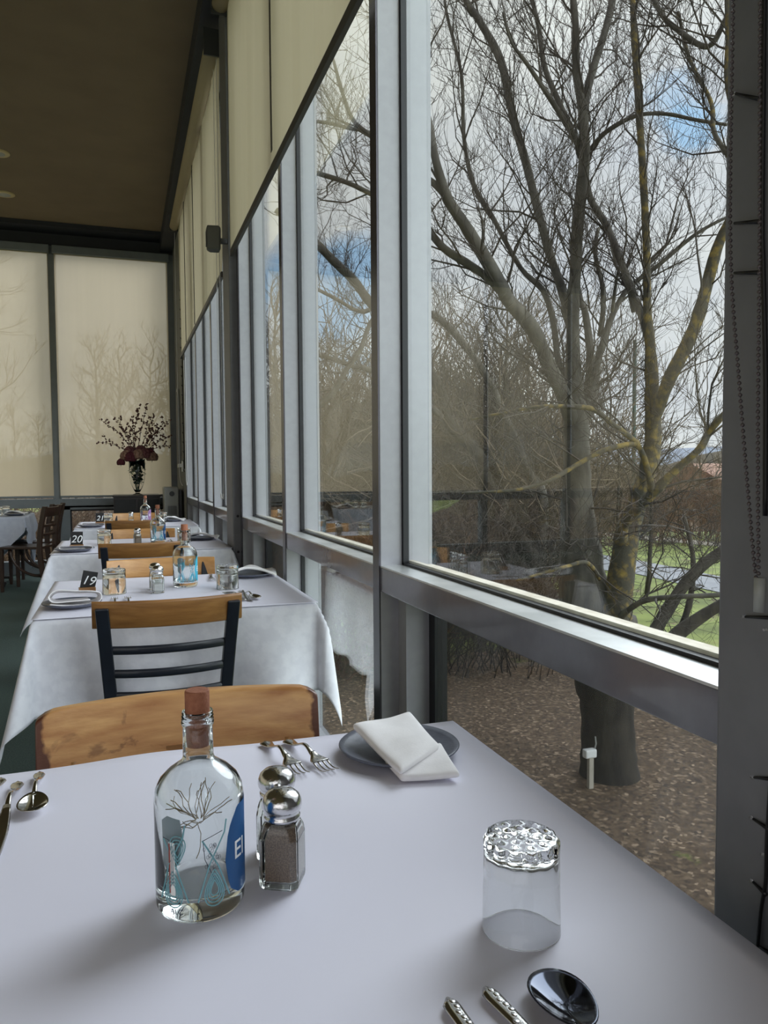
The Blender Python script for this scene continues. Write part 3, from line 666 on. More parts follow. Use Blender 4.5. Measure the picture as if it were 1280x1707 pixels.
def text_mb(s, size, r=None, th0=0, z0=0, rot=False, italic=0):
    cu = bpy.data.curves.new('lettering', 'FONT'); cu.body = s; cu.size = size; cu.shear = italic; cu.extrude = .00015
    o = bpy.data.objects.new('tmp_lettering', cu); COL.objects.link(o)
    dg = bpy.context.evaluated_depsgraph_get(); me = bpy.data.meshes.new_from_object(o.evaluated_get(dg))
    vs = [v.co.copy() for v in me.vertices]; fs = [tuple(p.vertices) for p in me.polygons]
    bpy.data.objects.remove(o); bpy.data.curves.remove(cu); bpy.data.meshes.remove(me)
    mb = MB()
    if r is None: return mb.add([tuple(v) for v in vs], fs)
    out = []
    for v in vs:
        x, y = (v.x, v.y) if not rot else (-v.y, v.x)
        out.append(cyl(th0+x/r, z0+y, r+v.z))
    return mb.add(out, fs)
def tri_loop(c0, z0, w, h, n=28, flip=1):       # rounded teardrop, point up (flip=-1: point down)
    P = []
    for i in range(n+1):
        a = 2*PI*i/n; k = (1-math.cos(a))/2
        P.append((c0+1.15*w*math.sin(a)*(.16+.84*k**.8), z0+flip*h*math.cos(a)))
    return P
def make_bottle(label, front=-PI/2, rot=0, full=True, tint='teal', lab='blue'):
    t = thing('glass_bottle', label, 'bottle')
    MB().lathe(BODY, 64 if full else 32).build('glass', M['bottle'], t, smooth=True)
    MB().lathe([(.0001,.163),(.0104,.163),(.0108,.172),(.0122,.198),(.0122,.2180),(.0116,.2195),(.0001,.2195)], 24).build('cork_stopper', M['cork'], t, smooth=True, bevel=.0006)
    # printed ornament on the wall; a0 points to the viewer side
    a0 = front
    mb = MB()
    for cx_, s in ((a0+.30, 1), (a0-.62, 1)):
        for k in (1, .8, .6, .42): ribbon(mb, tri_loop(cx_, .036, .26*k, .018*k, 24), .0013)
        ribbon(mb, [(cx_-.36,.024),(cx_-.1,.06),(cx_+.25,.088),(cx_+.30,.10)], .0016); ribbon(mb, [(cx_+.36,.024),(cx_+.1,.056),(cx_-.25,.084)], .0016)
    for k in (1,.75,.5): ribbon(mb, tri_loop(a0-.5, .075, .22*k, .014*k, 24, -1), .0012)
    mb.build('printed_ornament', M[tint], t)
    mb = MB(); ribbon(mb, [(a0+.06,.084),(a0+.5,.09)], .0007); ribbon(mb, [(a0+.06,.084),(a0+.10,.065),(a0+.3,.045)], .0007)
    ribbon(mb, [(a0-.9,.085),(a0-.62,.083),(a0-.66,.065),(a0-.75,.052)], .0007)
    rr = random.Random(3)
    for i in range(26):
        a = a0+rr.uniform(.08,.42); z = rr.uniform(.052,.08); ribbon(mb, [(a+.03*math.cos(q), z+.002*math.sin(q)) for q in [PI/3*j for j in range(7)]], .0003)
    mb.build('printed_linework', M['ink'], t)
    mb = MB(); patch(mb, [(a0+.66,.030),(a0+.95,.020),(a0+1.7,.020),(a0+1.7,.108),(a0+.95,.108),(a0+.72,.094),(a0+.60,.078),(a0+.56,.058)], .0445); lb = mb.build('label', M[lab], t)
    text_mb('El', .026, .0448, a0+.80, .055).build('lettering', M['white'], lb)
    mb = MB(); patch(mb, [(a0-.98,.058),(a0-.80,.05),(a0-.50,.06),(a0-.38,.085),(a0-.45,.104),(a0-.80,.106),(a0-1.0,.10)], .0405*1.0); mb.build('back_print', M['palegrey'], t)
    mb = MB(); patch(mb, [(a0-.72,.030),(a0-.56,.030),(a0-.56,.082),(a0-.72,.082)], .0446); wl = mb.build('warning_label', M['white'], t)
    mb = MB()
    patch(mb, [(a0-.715,.032),(a0-.675,.032),(a0-.675,.081),(a0-.715,.081)], .0448); mb.build('red_strip', M['red'], wl)
    mb = MB()
    for i in range(3): patch(mb, [(a0-.655+.028*i,.040),(a0-.645+.028*i,.040),(a0-.645+.028*i,.079),(a0-.655+.028*i,.079)], .0448)
    mb.build('small_print', M['ink'], wl)
    text_mb('ALC', .0075, .0446, a0-.70, .012).build('volume_mark', M['ink'], t)
    if full:                                     # dried sprigs inside
        mb = MB(); rr = random.Random(9)
        for i in range(24):
            a = rr.uniform(0, 6.28); p = Vector((.004*math.cos(a), .004*math.sin(a), .085)); q = []
            d = Vector((math.cos(a)*.6, math.sin(a)*.6, rr.uniform(-.2,.9)))
            for j in range(7):
                q.append(tuple(p)); d += Vector((rr.uniform(-.5,.5), rr.uniform(-.5,.5), rr.uniform(-.4,.4))); d.normalize(); p = p+d*.0065
                h = math.hypot(p.x, p.y)
                if h > .034: p.x *= .034/h; p.y *= .034/h
                p.z = min(.118, max(.05, p.z))
            mb.tube(q, .00045, 4)
        tag(mb.build('dried_sprig', M['straw'], t), None, None, None, 'stuff')
    return t
b1 = make_bottle('clear corked bottle with blue label in the foreground beside the pepper shaker', math.atan2(-.78,-.066)); place(b1, .066, .780, TT)
b1.scale = (1,1,.995)
b2 = make_bottle('corked clear bottle with cyan print on the card 19 table', math.atan2(-3,-.22)+.3, full=False, tint='cyan', lab='cyan'); place(b2, .221, 3.03, TT); b2.scale = (1.05,1.05,1.09)
b3 = make_bottle('corked bottle with pale blue print on the card 20 table', -PI/2+.1, full=False, tint='cyan'); place(b3, .203, 4.98, TT); b3.scale = (1.05,1.05,1.09)
b4 = make_bottle('corked bottle with violet and blue print on the farthest window table', -PI/2-.2, full=False, tint='violet', lab='violet'); place(b4, .188, 7.10, TT); b4.scale = (1.05,1.05,1.09)

# ---------------------------------------------------------------- tumblers (upside down), shakers
def make_tumbler(label, full=True):
    t = thing('tumbler', label, 'glass'); n = 72 if full else 28
    # thick heel with moulded dimples
    cs = []
    for R_, c_, o_ in ((.0255,11,0),(.0150,7,.3),(.0048,3,.1)):
        cs += [(R_*math.cos(2*PI*k/c_+o_), R_*math.sin(2*PI*k/c_+o_)) for k in range(c_)]
    rows = [(.0001,.0775),(.02,.0770),(.031,.0750),(.0334,.071),(.0345,.05),(.0355,.0015),(.0362,.0002),(.0371,.0008),(.0369,.003),(.0360,.05),(.0356,.075),(.0354,.082),(.0352,.0865),(.0338,.0895)]; hb = len(rows)
    nr = 18 if full else 6
    rows += [(.0325*(1-q/nr)+.0001, .0905) for q in range(nr+1)]
    mb = MB(); n2 = 110 if full else 28
    for i,(r,z) in enumerate(rows):
        for k in range(n2):
            w = 2*PI*k/n2; x, y, zz = r*math.cos(w), r*math.sin(w), z
            if i >= hb:
                d_ = min((x-a)**2+(y-b)**2 for a,b in cs)**.5; zz += .0026*max(0, 1-(d_/.0046)**2)
            elif hb-3 <= i <= hb-1: q_ = 1+.022*math.cos(14*w); x *= q_; y *= q_
            mb.v.append((x,y,zz))
    for i in range(len(rows)-1):
        for k in range(n2):
            k2 = (k+1) % n2; mb.f.append((i*n2+k, i*n2+k2, (i+1)*n2+k2, (i+1)*n2+k))
    mb.build('glass', M['tumbler'], t, smooth=True)
    return t
g1 = make_tumbler('large upturned clear tumbler with dimpled base on the foreground table'); place(g1, .350, .632, TT)
g2 = make_tumbler('upturned tumbler left of the salt shaker on the card 19 table', False); place(g2, -.036, 2.94, TT); g2.scale = (1.12,1.12,1.0)
def cg(x, y, lab, s=1.12): c = cp(g2, x, y, lab); c.scale = (s,s,1.0); return c
cg(.366, 2.91, 'upturned tumbler right of the bottle on the card 19 table'); cg(-.112, 5.0, 'upturned tumbler beside number card 20'); cg(.36, 4.98, 'upturned tumbler on the window side of the card 20 table')
cg(-.125, 7.1, 'upturned tumbler beside number card 21'); cg(.33, 7.08, 'upturned tumbler on the window side of the farthest window table')
cg(-1.20, 9.2, 'upturned tumbler on the left edge table, rightmost'); cg(-1.25, 9.02, 'upturned tumbler on the left edge table, nearest'); cg(-1.33, 8.95, 'upturned tumbler at the very left edge of the photo')
def make_shaker(label, fill, full=True, lvl=.062):
    t = thing('condiment_shaker', label, 'shaker')
    def ring(w, z, ch=.28, n=1): 
        a = w; b = w*(1-ch); return [(a,-b,z),(a,b,z),(b,a,z),(-b,a,z),(-a,b,z),(-a,-b,z),(-b,-a,z),(b,-a,z)]
    def circ(r, z): return [(r*math.cos(a), r*math.sin(a), z) for a in [math.radians(q) for q in (-22.5,22.5,67.5,112.5,157.5,202.5,247.5,292.5)]]
    outer = [ring(.0185,0), ring(.0205,.002), ring(.0210,.006), ring(.0210,.052), ring(.0200,.060,.34), ring(.0182,.066,.45), circ(.0170,.069), circ(.0166,.078)]
    inner = [circ(.0150,.078), circ(.0150,.070), ring(.0165,.064,.45), ring(.0185,.052), ring(.0185,.010), ring(.016,.007)]
    mb = MB(); mb.loft(outer+inner, cap=False); n = len(outer+inner)
    mb.f.append(tuple(range(8))[::-1]); mb.f.append(tuple((n-1)*8+k for k in range(8)))
    mb.build('glass', M['shaker'], t, smooth=False, bevel=.0012)
    f = [ring(.0160,.0072), ring(.01845,.0102), ring(.01845,min(lvl,.052))]
    if lvl > .056: f += [ring(.0164,.064,.45)]
    MB().loft(f).build('filling', fill, t, bevel=.001)
    lid = MB().lathe([(.0150,.070),(.0192,.070),(.0194,.0735),(.0182,.0745),(.0182,.079),(.0203,.0805),(.0212,.084),(.0208,.089),(.0185,.0945),(.014,.0985),(.008,.1005),(.0001,.101)], 40).build('chrome_lid', M['chrome'], t, smooth=True)
    mb = MB()
    for k in range(7):
        a = 2*PI*k/7; r = .0075 if k else 0
        z = .1008 if r == 0 else .1003; mb.tube([(r*math.cos(a), r*math.sin(a), z-.002), (r*math.cos(a), r*math.sin(a), z+.0004)], .0008, 8)
    mb.build('pour_holes', M['black'], lid)
    return t
s1 = make_shaker('square glass pepper shaker with chrome lid, nearest in the foreground', M['pepper']); place(s1, .152, .790, TT, math.radians(63))
s2 = make_shaker('shaker with chrome lid standing just behind the foreground pepper shaker', M['salt'], lvl=.03); place(s2, .158, .850, TT, math.radians(70))
s3 = make_shaker('salt shaker left of the bottle on the card 19 table', M['salt'], lvl=.034); place(s3, .114, 2.90, TT, .05)
cp(s3, .108, 2.99, 'shaker hidden behind the salt shaker on the card 19 table')
cp(s1, .08, 4.95, 'pepper shaker on the card 20 table', rz=.2); cp(s3, .065, 7.05, 'salt shaker on the farthest window table')

# ---------------------------------------------------------------- cutlery
def sect(y, w, z, th, n=10): return [(w*math.cos(2*PI*k/n), y, z+th*math.sin(2*PI*k/n)) for k in range(n)]
def handle(L0, L1, kind='f'):
    S = []; n = 26
    for i in range(n+1):
        u = i/n; y = L0+(L1-L0)*u
        w = .0030+.0072*max(0, 1-u*1.9)**1.0*(1-.0)+.0012*max(0,(u-.8)/.2)
        if u < .10: w *= math.sqrt(max(.02, 1-((.10-u)/.10)**2))
        z = .004+.013*math.exp(-((u-.72)/.30)**2); S.append(sect(y, w, z, .0016+.0010*(1-u)))
    return MB().loft(S)
def make_fork(label, L_=.19, group=None):
    t = thing('fork', label, 'fork', group=group); handle(0, .115).build('handle', M['steel'], t, smooth=True)
    S = []
    for i in range(13):
        u = i/12; y = .113+.032*u; w = .0035+.0088*math.sin(u*PI/2)**1.6; z = .0142-.006*u-.002*math.sin(PI*u); S.append(sect(y, w, z, .0013))
    MB().loft(S).build('neck', M['steel'], t, smooth=True)
    for k in range(4):
        x = (-1.5+k)*.0062; S = []
        for i in range(9):
            u = i/8; y = .142+.048*u; z = .0080-.0065*math.sin(u*PI*.62)+.010*max(0,u-.45)**1.2; S.append(sect(y, (.0017)*(1-.6*u), z, .0010, 6) )
            S[-1] = [(p[0]+x*(1-.02*u), p[1], p[2]) for p in S[-1]]
        MB().loft(S).build('tine', M['steel'], t, smooth=True)
    return t
def make_spoon(label, s=1.0, group=None):
    t = thing('spoon', label, 'spoon', group=group); handle(0, .120).build('handle', M['steel'], t, smooth=True)
    def fn(u, v):
        a = 2*PI*u; r = v; y = .118+.031+(-math.cos(a))*.033*r*(1+.06*math.cos(a)); x = .0205*r*math.sin(a)*(1-.12*math.cos(a))
        return (x, y, .0125-.0095*(1-r*r)-.004*((y-.118)/.06)*r**3)
    MB().grid(fn, 36, 10).build('bowl', M['steel'], t, smooth=True, solid=.0011)
    return t
def make_knife(label, group=None):
    t = thing('table_knife', label, 'knife', group=group); handle(0, .10).build('handle', M['steel'], t, smooth=True)
    S = []
    for i in range(15):
        u = i/14; y = .098+.125*u; w = .0045+.0045*math.sin(min(1,u*1.8)*PI/2); off = 0
        if u > .8: off = -.006*((u-.8)/.2)**2; w *= 1-.75*((u-.8)/.2)**2
        z = .0135-.0115*min(1,u*2.2)**.8; r = [(p[0]+off, p[1], p[2]) for p in sect(y, w, max(z,.002), .0009, 8)]; S.append(r)
    MB().loft(S).build('blade', M['steel'], t, smooth=True); return t
def lay(o, p0, p1, z=TT+.001):                   # handle end at p0 pointing to p1
    d = Vector(p1[:2])-Vector(p0[:2]); o.location = (p0[0], p0[1], z); o.rotation_euler = (0, 0, math.atan2(d.y, d.x)-PI/2); return o
f1 = make_fork('fork on the foreground table, left of the pair behind the shakers'); lay(f1, on_z(441,1238,.752), on_z(505,1294,.752))
f2 = make_fork('fork on the foreground table, right of the pair near the slate plate'); lay(f2, on_z(478,1235,.752), on_z(548,1284,.752))
f1.scale = (1.2,.82,1); f2.scale = (1.2,.82,1)
sp = make_spoon('teaspoon with its bowl toward the camera at the left edge of the foreground table'); lay(sp, on_z(66,1290,.752), on_z(52,1360,.752)); sp.scale = (.92,.80,1)
kn = make_knife('table knife beside the teaspoon at the left edge of the foreground table'); lay(kn, on_z(30,1306,.752), on_z(-4,1400,.752))
k2 = make_knife('knife handle tip cut off at the very left edge of the foreground table'); lay(k2, on_z(2,1300,.752), on_z(-40,1370,.752))
# big spoon and two patterned handles at the bottom edge
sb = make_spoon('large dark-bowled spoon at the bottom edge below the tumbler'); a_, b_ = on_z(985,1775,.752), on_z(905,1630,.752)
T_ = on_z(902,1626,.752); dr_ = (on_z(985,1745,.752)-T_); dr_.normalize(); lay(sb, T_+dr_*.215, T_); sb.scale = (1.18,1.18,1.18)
for ch_ in sb.children: ch_.data.materials[0] = M['steel_darkrefl']
def make_pattern_handle(label):
    t = thing('table_fork', label, 'fork')
    S = []
    for i in range(21):
        u = i/20; y = .12*u; w = .0078-.0030*u
        if u < .08: w *= math.sqrt(max(.05, 1-((.08-u)/.08)**2))
        S.append(sect(y, w, .004, .0022))
    h = MB().loft(S).build('handle', M['steel'], t, smooth=True)
    mb = MB(); rr = random.Random(4)
    for i in range(15): mb.ball((rr.uniform(-.003,.003), .006+.0065*i, .0060), .0026, 8, 6, (1.0,1.2,.25))
    mb.build('embossing', M['chrome'], h, smooth=True)
    for k in range(4): MB().loft([sect(.118+.05*u, .0016*(1-.5*u), .006-.004*u, .001, 6) for u in (0,.5,1)]).xf(Matrix.Translation(((-1.5+k)*.005,0,0))).build('tine', M['steel'], t)
    return t
lay(make_pattern_handle('embossed fork handle at the bottom edge, left of the pair'), on_z(745,1668,.752), on_z(800,1745,.752))
lay(make_pattern_handle('embossed fork handle at the bottom edge, right of the pair beside the big spoon'), on_z(808,1650,.752), on_z(880,1722,.752))
# cutlery on the farther tables
def c_lay(src, p0, p1, lab): c = copy_tree(src); c['label'] = words(lab); lay(c, p0, p1); c.scale = (1,1,1); return c
c_lay(f1, (-.03,2.62), (-.035,2.80), 'fork with tines up near the chair at the card 19 table, left one'); c_lay(f1, (.012,2.62), (.008,2.81), 'fork with tines up near the chair at the card 19 table, right one')
c_lay(f1, (.345,3.30), (.33,3.12), 'fork between bottle and window napkin on the card 19 table'); c_lay(f1, (.375,3.30), (.36,3.12), 'second fork beside the window napkin on the card 19 table')
c_lay(sp, (.385,2.60), (.345,2.76), 'spoon resting behind the toffee chair rail on the card 19 table'); c_lay(kn, (.395,2.80), (.40,2.56), 'knife with dark handle near the window corner of the card 19 table'); c_lay(sp, (.40,2.78), (.43,2.58), 'small spoon near the window corner of the card 19 table')
c_lay(f1, (-.07,4.68), (-.10,4.52), 'fork at the near edge of the card 20 table'); c_lay(kn, (-.12,5.2), (-.13,4.95), 'knife beside the tumbler on the card 20 table')
c_lay(f1, (.27,5.1), (.29,4.92), 'fork right of the bottle on the card 20 table')

# ---------------------------------------------------------------- number cards
def card(num, x, y, rz, lean, label):
    t = thing('number_card', label, 'table number', (x,y,TT), rz); t.scale = (.9,.9,.9) if '19' in num else (1.15,1.15,1.15)
    MB().box((-.032,-.016,0),(.032,.016,.018)).build('wooden_block', M['wooddark'], t, bevel=.002)
    c = MB().box((-.029,-.002,0),(.029,.002,.072)).build('board', M['black'], t); c.location = (0,0,.012); c.rotation_euler = (0,lean,0)
    tx = text_mb(num, .052, italic=.25)
    w = max(v[0] for v in tx.v); tx.v = [(v[0]-w/2, -.0026-v[2]*.3, v[1]+.017) for v in tx.v]
    tx.build('number', M['white'], c)
card('19', -.132, 3.03, .15, .22, 'black number card 19 tilted in a wooden block')
card('20', -.262, 4.84, 0, .03, 'black number card 20 standing behind a napkin')
card('21', -.190, 7.05, 0, 0, 'black number card 21 on the farthest window table')

# ---------------------------------------------------------------- end of the room
sx0, sx1, sy0, sy1, sz = -.10, .41, 9.30, 9.78, .935
t = thing('sideboard', 'dark espresso sideboard under the flower vase at the end wall', 'sideboard', ((sx0+sx1)/2, (sy0+sy1)/2, 0)); w = (sx1-sx0)/2; dd = (sy1-sy0)/2
MB().box((-w,-dd+.01,.06),(w,dd,sz-.025)).build('body', M['espresso'], t); MB().box((-w-.01,-dd-.01,sz-.025),(w+.01,dd+.01,sz)).build('top', M['espresso'], t, bevel=.003)
for s in (-1,1):
    d_ = MB().box((min(0,s*w)+.012,-dd-.008,.08),(max(0,s*w)-.012,-dd+.01,sz-.05)).build('door', M['black'], t, bevel=.002)
    MB().tube([(s*.03,-dd-.02,.5),(s*.03,-dd-.02,.6)], .005, 8).build('handle', M['iron'], d_)
for s in (-1,1):
    for q in (-1,1): MB().box((s*w*.9-.02,q*dd*.85-.02,0),(s*w*.9+.02,q*dd*.85+.02,.06)).build('leg', M['espresso'], t)
# vase with arrangement
VX, VY = .168, 9.52
v = thing('glass_vase', 'tall clear tapered glass vase on the dark sideboard', 'vase', (VX,VY,sz))
MB().lathe([(.0001,0),(.055,0),(.055,.006),(.03,.012),(.022,.022),(.045,.06),(.072,.12),(.086,.19),(.092,.27),(.092,.40),(.089,.40),(.089,.27),(.083,.19),(.069,.12),(.042,.065),(.018,.03),(.0001,.026)], 40).build('glass', M['clear'], v, smooth=True)
fo = thing('foliage_bunch', 'dark green leaf bunch filling the top of the glass vase', 'foliage', (VX,VY,sz+.14)); mb = MB(); rr = random.Random(5)
for i in range(210):
    a = rr.uniform(0,6.28); r = .075*math.sqrt(rr.random()); z = rr.uniform(0,.27); r *= min(1,.62+z*2); a2 = rr.uniform(0,6.28)
    p = Vector((r*math.cos(a), r*math.sin(a), z)); d = Vector((math.cos(a2)*.5, math.sin(a2)*.5, rr.uniform(-.4,.8))).normalized(); s_ = d.cross(Vector((0,0,1))).normalized()*.017
    mb.add([p, p+d*.025+s_, p+d*.06, p+d*.025-s_], [(0,1,2,3)])
mb.build('leaves', M['leaf'], fo, solid=.001)
mb = MB()
for i in range(12):
    a = rr.uniform(0,6.28); mb.tube([(.012*math.cos(a),.012*math.sin(a),-.105),(.030*math.cos(a+.8),.030*math.sin(a+.8),.02)], .0035, 6)
mb.build('stems', M['leaf'], fo)
def rose(label, mat, p, s=.045):
    t = thing('rose', label, 'flower', p, group='roses in the glass vase'); mb = MB()
    for ring_ in range(5):
        th = .25+.42*ring_; n = 2+ring_*2
        for k in range(n):
            a = 2*PI*k/n+ring_*.7; d = Vector((math.sin(th)*math.cos(a), math.sin(th)*math.sin(a), math.cos(th)))
            mb.ball(tuple(d*s*.5), s*.27, 8, 6)
    mb.build('petals', mat, t, smooth=True)
    MB().tube([(0,0,0),(0,0,-s*.62)], .003, 6).build('stem', M['leaf'], t); return t
rl = [(-.075,-.03,.44,'rosepale','beige rose at the left of the bouquet'),(-.045,-.07,.42,'burgundy','dark burgundy rose at the front of the bouquet'),(.01,-.07,.45,'rosepale','beige rose at the middle front of the bouquet'),(.06,-.04,.46,'rose','dusky rose right of centre in the bouquet'),(.11,-.01,.43,'rosepale','drooping beige rose at the right of the bouquet'),(.03,.03,.50,'rose','dusky rose on top of the bouquet'),(-.05,.03,.49,'rose','dusky rose at the upper left of the bouquet'),(-.115,-.03,.365,'burgundy','small burgundy flower drooping at the lower left of the bouquet'),(.09,.02,.47,'burgundy','burgundy rose behind the right of the bouquet')]
for x,y,z,m_,lab in rl: rose(lab, M[m_], (VX+x*1.55,VY+y,sz+z+.01), .098 if z>.4 else .066)
def blossom(label, u, v_, bend, seed):
    q = on_y(u, v_, VY); base = Vector((VX,VY,sz+.42)); rr = random.Random(seed); d = q-base
    t = thing('blossom_branch', label, 'branch', tuple(base), group='blossom branches in the glass vase'); P = []
    for i in range(11):
        s = i/10; P.append(d*s+Vector((bend*math.sin(PI*s)+rr.uniform(-.006,.006), rr.uniform(-.02,.02)*s, rr.uniform(-.006,.006)+.04*math.sin(PI*s)))*1.0)
    mb = MB().tube(smoothpts(P,2), [.0045*(1-.7*i/20) for i in range(len(smoothpts(P,2)))], 6)
    ends = list(P)
    for k in (4,6,8):
        a = P[k]; dd_ = Vector((rr.uniform(-.6,.6), rr.uniform(-.3,.3), rr.uniform(.3,1))).normalized()*rr.uniform(.06,.13); mb.tube([a, a+dd_*.5+Vector((.008,0,0)), a+dd_], [.003,.002,.0015], 5); ends += [a+dd_*.5, a+dd_*.8]
    mb.build('twig', M['brown'], t); mb = MB()
    for p in ends[3:]:
        for j in range(3):
            c = p+Vector((rr.uniform(-.014,.014), rr.uniform(-.014,.014), rr.uniform(-.014,.014))); mb.ball(tuple(c), rr.uniform(.006,.012), 6, 4)
    mb.build('buds', M['blossom'], t, smooth=True)
bl = [(168,700,.03,'reaching highest on the left'),(163,737,.02,'lowest on the far left'),(192,697,.0,'short, at upper left'),(222,695,-.02,'upright left of centre'),(234,675,-.04,'tall, curving at centre'),(245,673,.0,'tallest, straight up'),(258,690,.01,'upright right of centre'),(272,705,.02,'leaning right, many buds'),(284,700,.02,'thin, reaching up to the right'),(286,726,.01,'thick with buds to the right'),(284,744,-.01,'lowest on the right'),(200,712,.02,'middle left'),(265,715,0,'middle right')]
for i,(u,v_,b,l) in enumerate(bl): blossom('dried blossom branch in the vase, '+l, u, v_, b, i+20)
# portable heater
t = thing('portable_heater', 'tall grey portable heater with round dial beside the sideboard', 'heater', (.52,9.0,0))
MB().box((-.085,-.12,.03),(.075,.16,1.03)).build('body', M['plastic'], t, bevel=.015); MB().box((.078,-.10,.03),(.115,.16,1.0)).build('back_panel', M['plasticdark'], t, bevel=.01)
MB().tube([(.0,-.122,.955),(.0,-.13,.955)], .028, 20).build('dial', M['plasticdark'], t); 
mb = MB()
for k in range(9): mb.box((-.045+k*.011,-.124,.72),(-.040+k*.011,-.1195,.82))
mb.build('grille', M['plasticdark'], t)
for s in (-1,1): MB().tube([(s*.05,-.1,.03),(s*.05,-.1,0)], .02, 10).build('wheel', M['plasticdark'], t)
# wall things: arched picture, power outlet with cord, speaker
t = thing('wall_picture', 'grey arched frame hung on the wall between end wall and windows', 'picture', (.645,9.35,1.25))
P = [(0,-.16,0),(0,.16,0)]+[(0,.16*math.cos(a),.72+.2*math.sin(a)) for a in [PI*i/12 for i in range(13)]]
MB().loft([[(x+dx,y,z) for x,y,z in P] for dx in (-.02,0)]).build('frame', M['plastic'], t)
MB().loft([[(x+dx,y*.8,.04+z*.92) for x,y,z in P] for dx in (-.023,-.02)]).build('panel', M['plasticdark'], t)
t = thing('power_outlet', 'white power outlet on the wall above the portable heater', 'outlet', (.648,8.9,1.20)); MB().box((-.012,-.06,0),(0,.06,.12)).build('plate', M['white'], t, bevel=.003); MB().box((-.05,-.02,.05),(-.012,.02,.09)).build('plug', M['white'], t, bevel=.004)
def cord(label, pts, r, mat, name='blind_cord', cat='cord'):
    o = MB().tube(smoothpts(pts, 6), r, 6).build(name, mat, smooth=True); return tag(o, label, cat)
cord('white cord loop hanging beside the outlet and heater', [(.60,8.80,3.8),(.60,8.80,2.5),(.60,8.8,1.35),(.605,8.76,1.12),(.615,8.66,1.06),(.62,8.6,1.05)], .004, M['whitecord'])
def chain_loop(label, y, zt, zb, x=.60, w=.10):
    pts = [(x,y,zt),(x,y,(zt+zb)/2),(x,y,zb+.12),(x,y-w*.25,zb+.03),(x,y-w*.5,zb),(x,y-w*.8,zb+.03),(x,y-w,zb+.12),(x,y-w,(zt+zb)/2),(x,y-w,zt)]
    cord(label, pts, .0022, M['whitecord'])
chain_loop('white pull cord of the long blind looping before the column', 5.05, 3.78, 1.02, w=.16)
chain_loop('white pull cord looping in front of the farthest window', 8.25, 2.35, 1.06, .63, .2)
cord('black fairy light cable running down the wall by the heater', [(.635,8.55+.03*math.sin(i*1.3),3.3-.23*i) for i in range(10)], .006, M['cable'], 'string_lights', 'string lights')
mb = MB()
for i in range(20):
    z = 3.1-.1*i; mb.tube([(.635,8.55,z),(.62,8.50,z+.02)], .004, 5)
mb.build('bulbs', M['cable'], bpy.data.objects['string_lights'])
t = thing('wall_speaker', 'small dark grey speaker mounted high on the grey column', 'speaker', (.528,4.56,2.455))
t.scale = (.72,.72,.85)
def sring(z, k): return [(x*k, y*k, z) for x,y in ((-.055,-.045),(.035,-.06),(.05,-.03),(.05,.05),(-.03,.06),(-.055,.02))]
MB().loft([sring(0,.86), sring(.012,1), sring(.145,1.05), sring(.16,.95)]).build('cabinet', M['speaker'], t, bevel=.006)
MB().box((-.060,-.03,.03),(-.054,.03,.13)).build('grille', M['plasticdark'], t); MB().box((.045,-.02,.055),(.124,.02,.085)).build('bracket', M['plasticdark'], t)
for (x,y,lab) in ((-.985,7.75,'round ceiling downlight at the left edge, nearer one'),(-1.075,8.85,'small round ceiling downlight, farther one')):
    t = thing('ceiling_downlight', lab, 'ceiling light', (x,y,CEIL)); MB().lathe([(.10,0),(.10,-.006),(.075,-.012),(.0001,-.008)], 28).build('trim_ring', M['lampglow'], t, smooth=True); MB().lathe([(.06,-.012),(.05,-.016),(.0001,-.017)], 24).build('lens', M['plastic'], t, smooth=True)

# ---------------------------------------------------------------- near post: bead chain and fairy lights
PX = .610
ch = thing('bead_chain', 'hanging double strand of blind beads in front of the post at the right edge', 'chain', (PX-.01,.62,1.2)); off = Vector((PX-.01,.62,1.2))
def strand(pts, name):
    P = smoothpts(pts, 40); mb = MB(); acc = 0; last = Vector(P[0]); mb2 = [last]
    for p in P[1:]:
        p = Vector(p); 
        while (p-last).length > .0062: last = last+(p-last).normalized()*.0062; mb2.append(last.copy())
    for p in mb2: mb.ball(tuple(p-off), .0022, 7, 5)
    mb.tube([tuple(p-off) for p in mb2[::3]], .0005, 4); mb.build(name, M['bead'], ch, smooth=True)
X0 = PX-.01
strand([on_x(1226,-150,X0), on_x(1222,0,X0), on_x(1217,400,X0), on_x(1232,640,X0), on_x(1256,930,X0), on_x(1262,965,X0)], 'front_strand')
strand([on_x(1272,-150,X0), on_x(1267,0,X0), on_x(1266,400,X0), on_x(1263,700,X0), on_x(1264,965,X0)], 'rear_strand')
p = on_x(1266,970,X0); 
MB().tube([tuple(p-off+Vector((0,0,.004))), tuple(p-off+Vector((0,0,-.03)))], .0055, 10).build('tensioner', M['plastic'], ch, smooth=True)
fl = thing('string_lights', 'black fairy light cable wound around the post at the right edge', 'string lights', (PX,.6,1.2)); off = Vector((PX,.6,1.2)); X1 = .6125
mb = MB(); P = [on_x(1275,-80,X1), on_x(1272,150,X1), on_x(1270,370,X1), on_x(1272,454,X1), on_x(1276,640,X1), on_x(1275,860,X1)]
mb.tube([tuple(p-off) for p in smoothpts(P,5)], .0024, 7)
P = [on_x(1284,1300,X1), on_x(1278,1400,X1), on_x(1276,1470,X1), on_x(1268,1520,X1), on_x(1262,1588,X1)]
mb.tube([tuple(p-off) for p in smoothpts(P,5)], .0019, 7)
for a,b in (((1226,156),(1266,165)),((1224,372),(1266,369)),((1224,455),(1266,454)),((1242,1028),(1290,1030)),((1257,1296),(1290,1299)),((1255,1365),(1285,1385)),((1255,1470),(1277,1492)),((1266,1578),(1288,1592))):
    p, q = on_x(a[0],a[1],X1), on_x(b[0],b[1],X1); mb.tube([tuple(p-off), tuple(q-off)], [.0014,.0022], 7)
mb.build('cable', M['cable'], fl, smooth=True)
mb = MB()
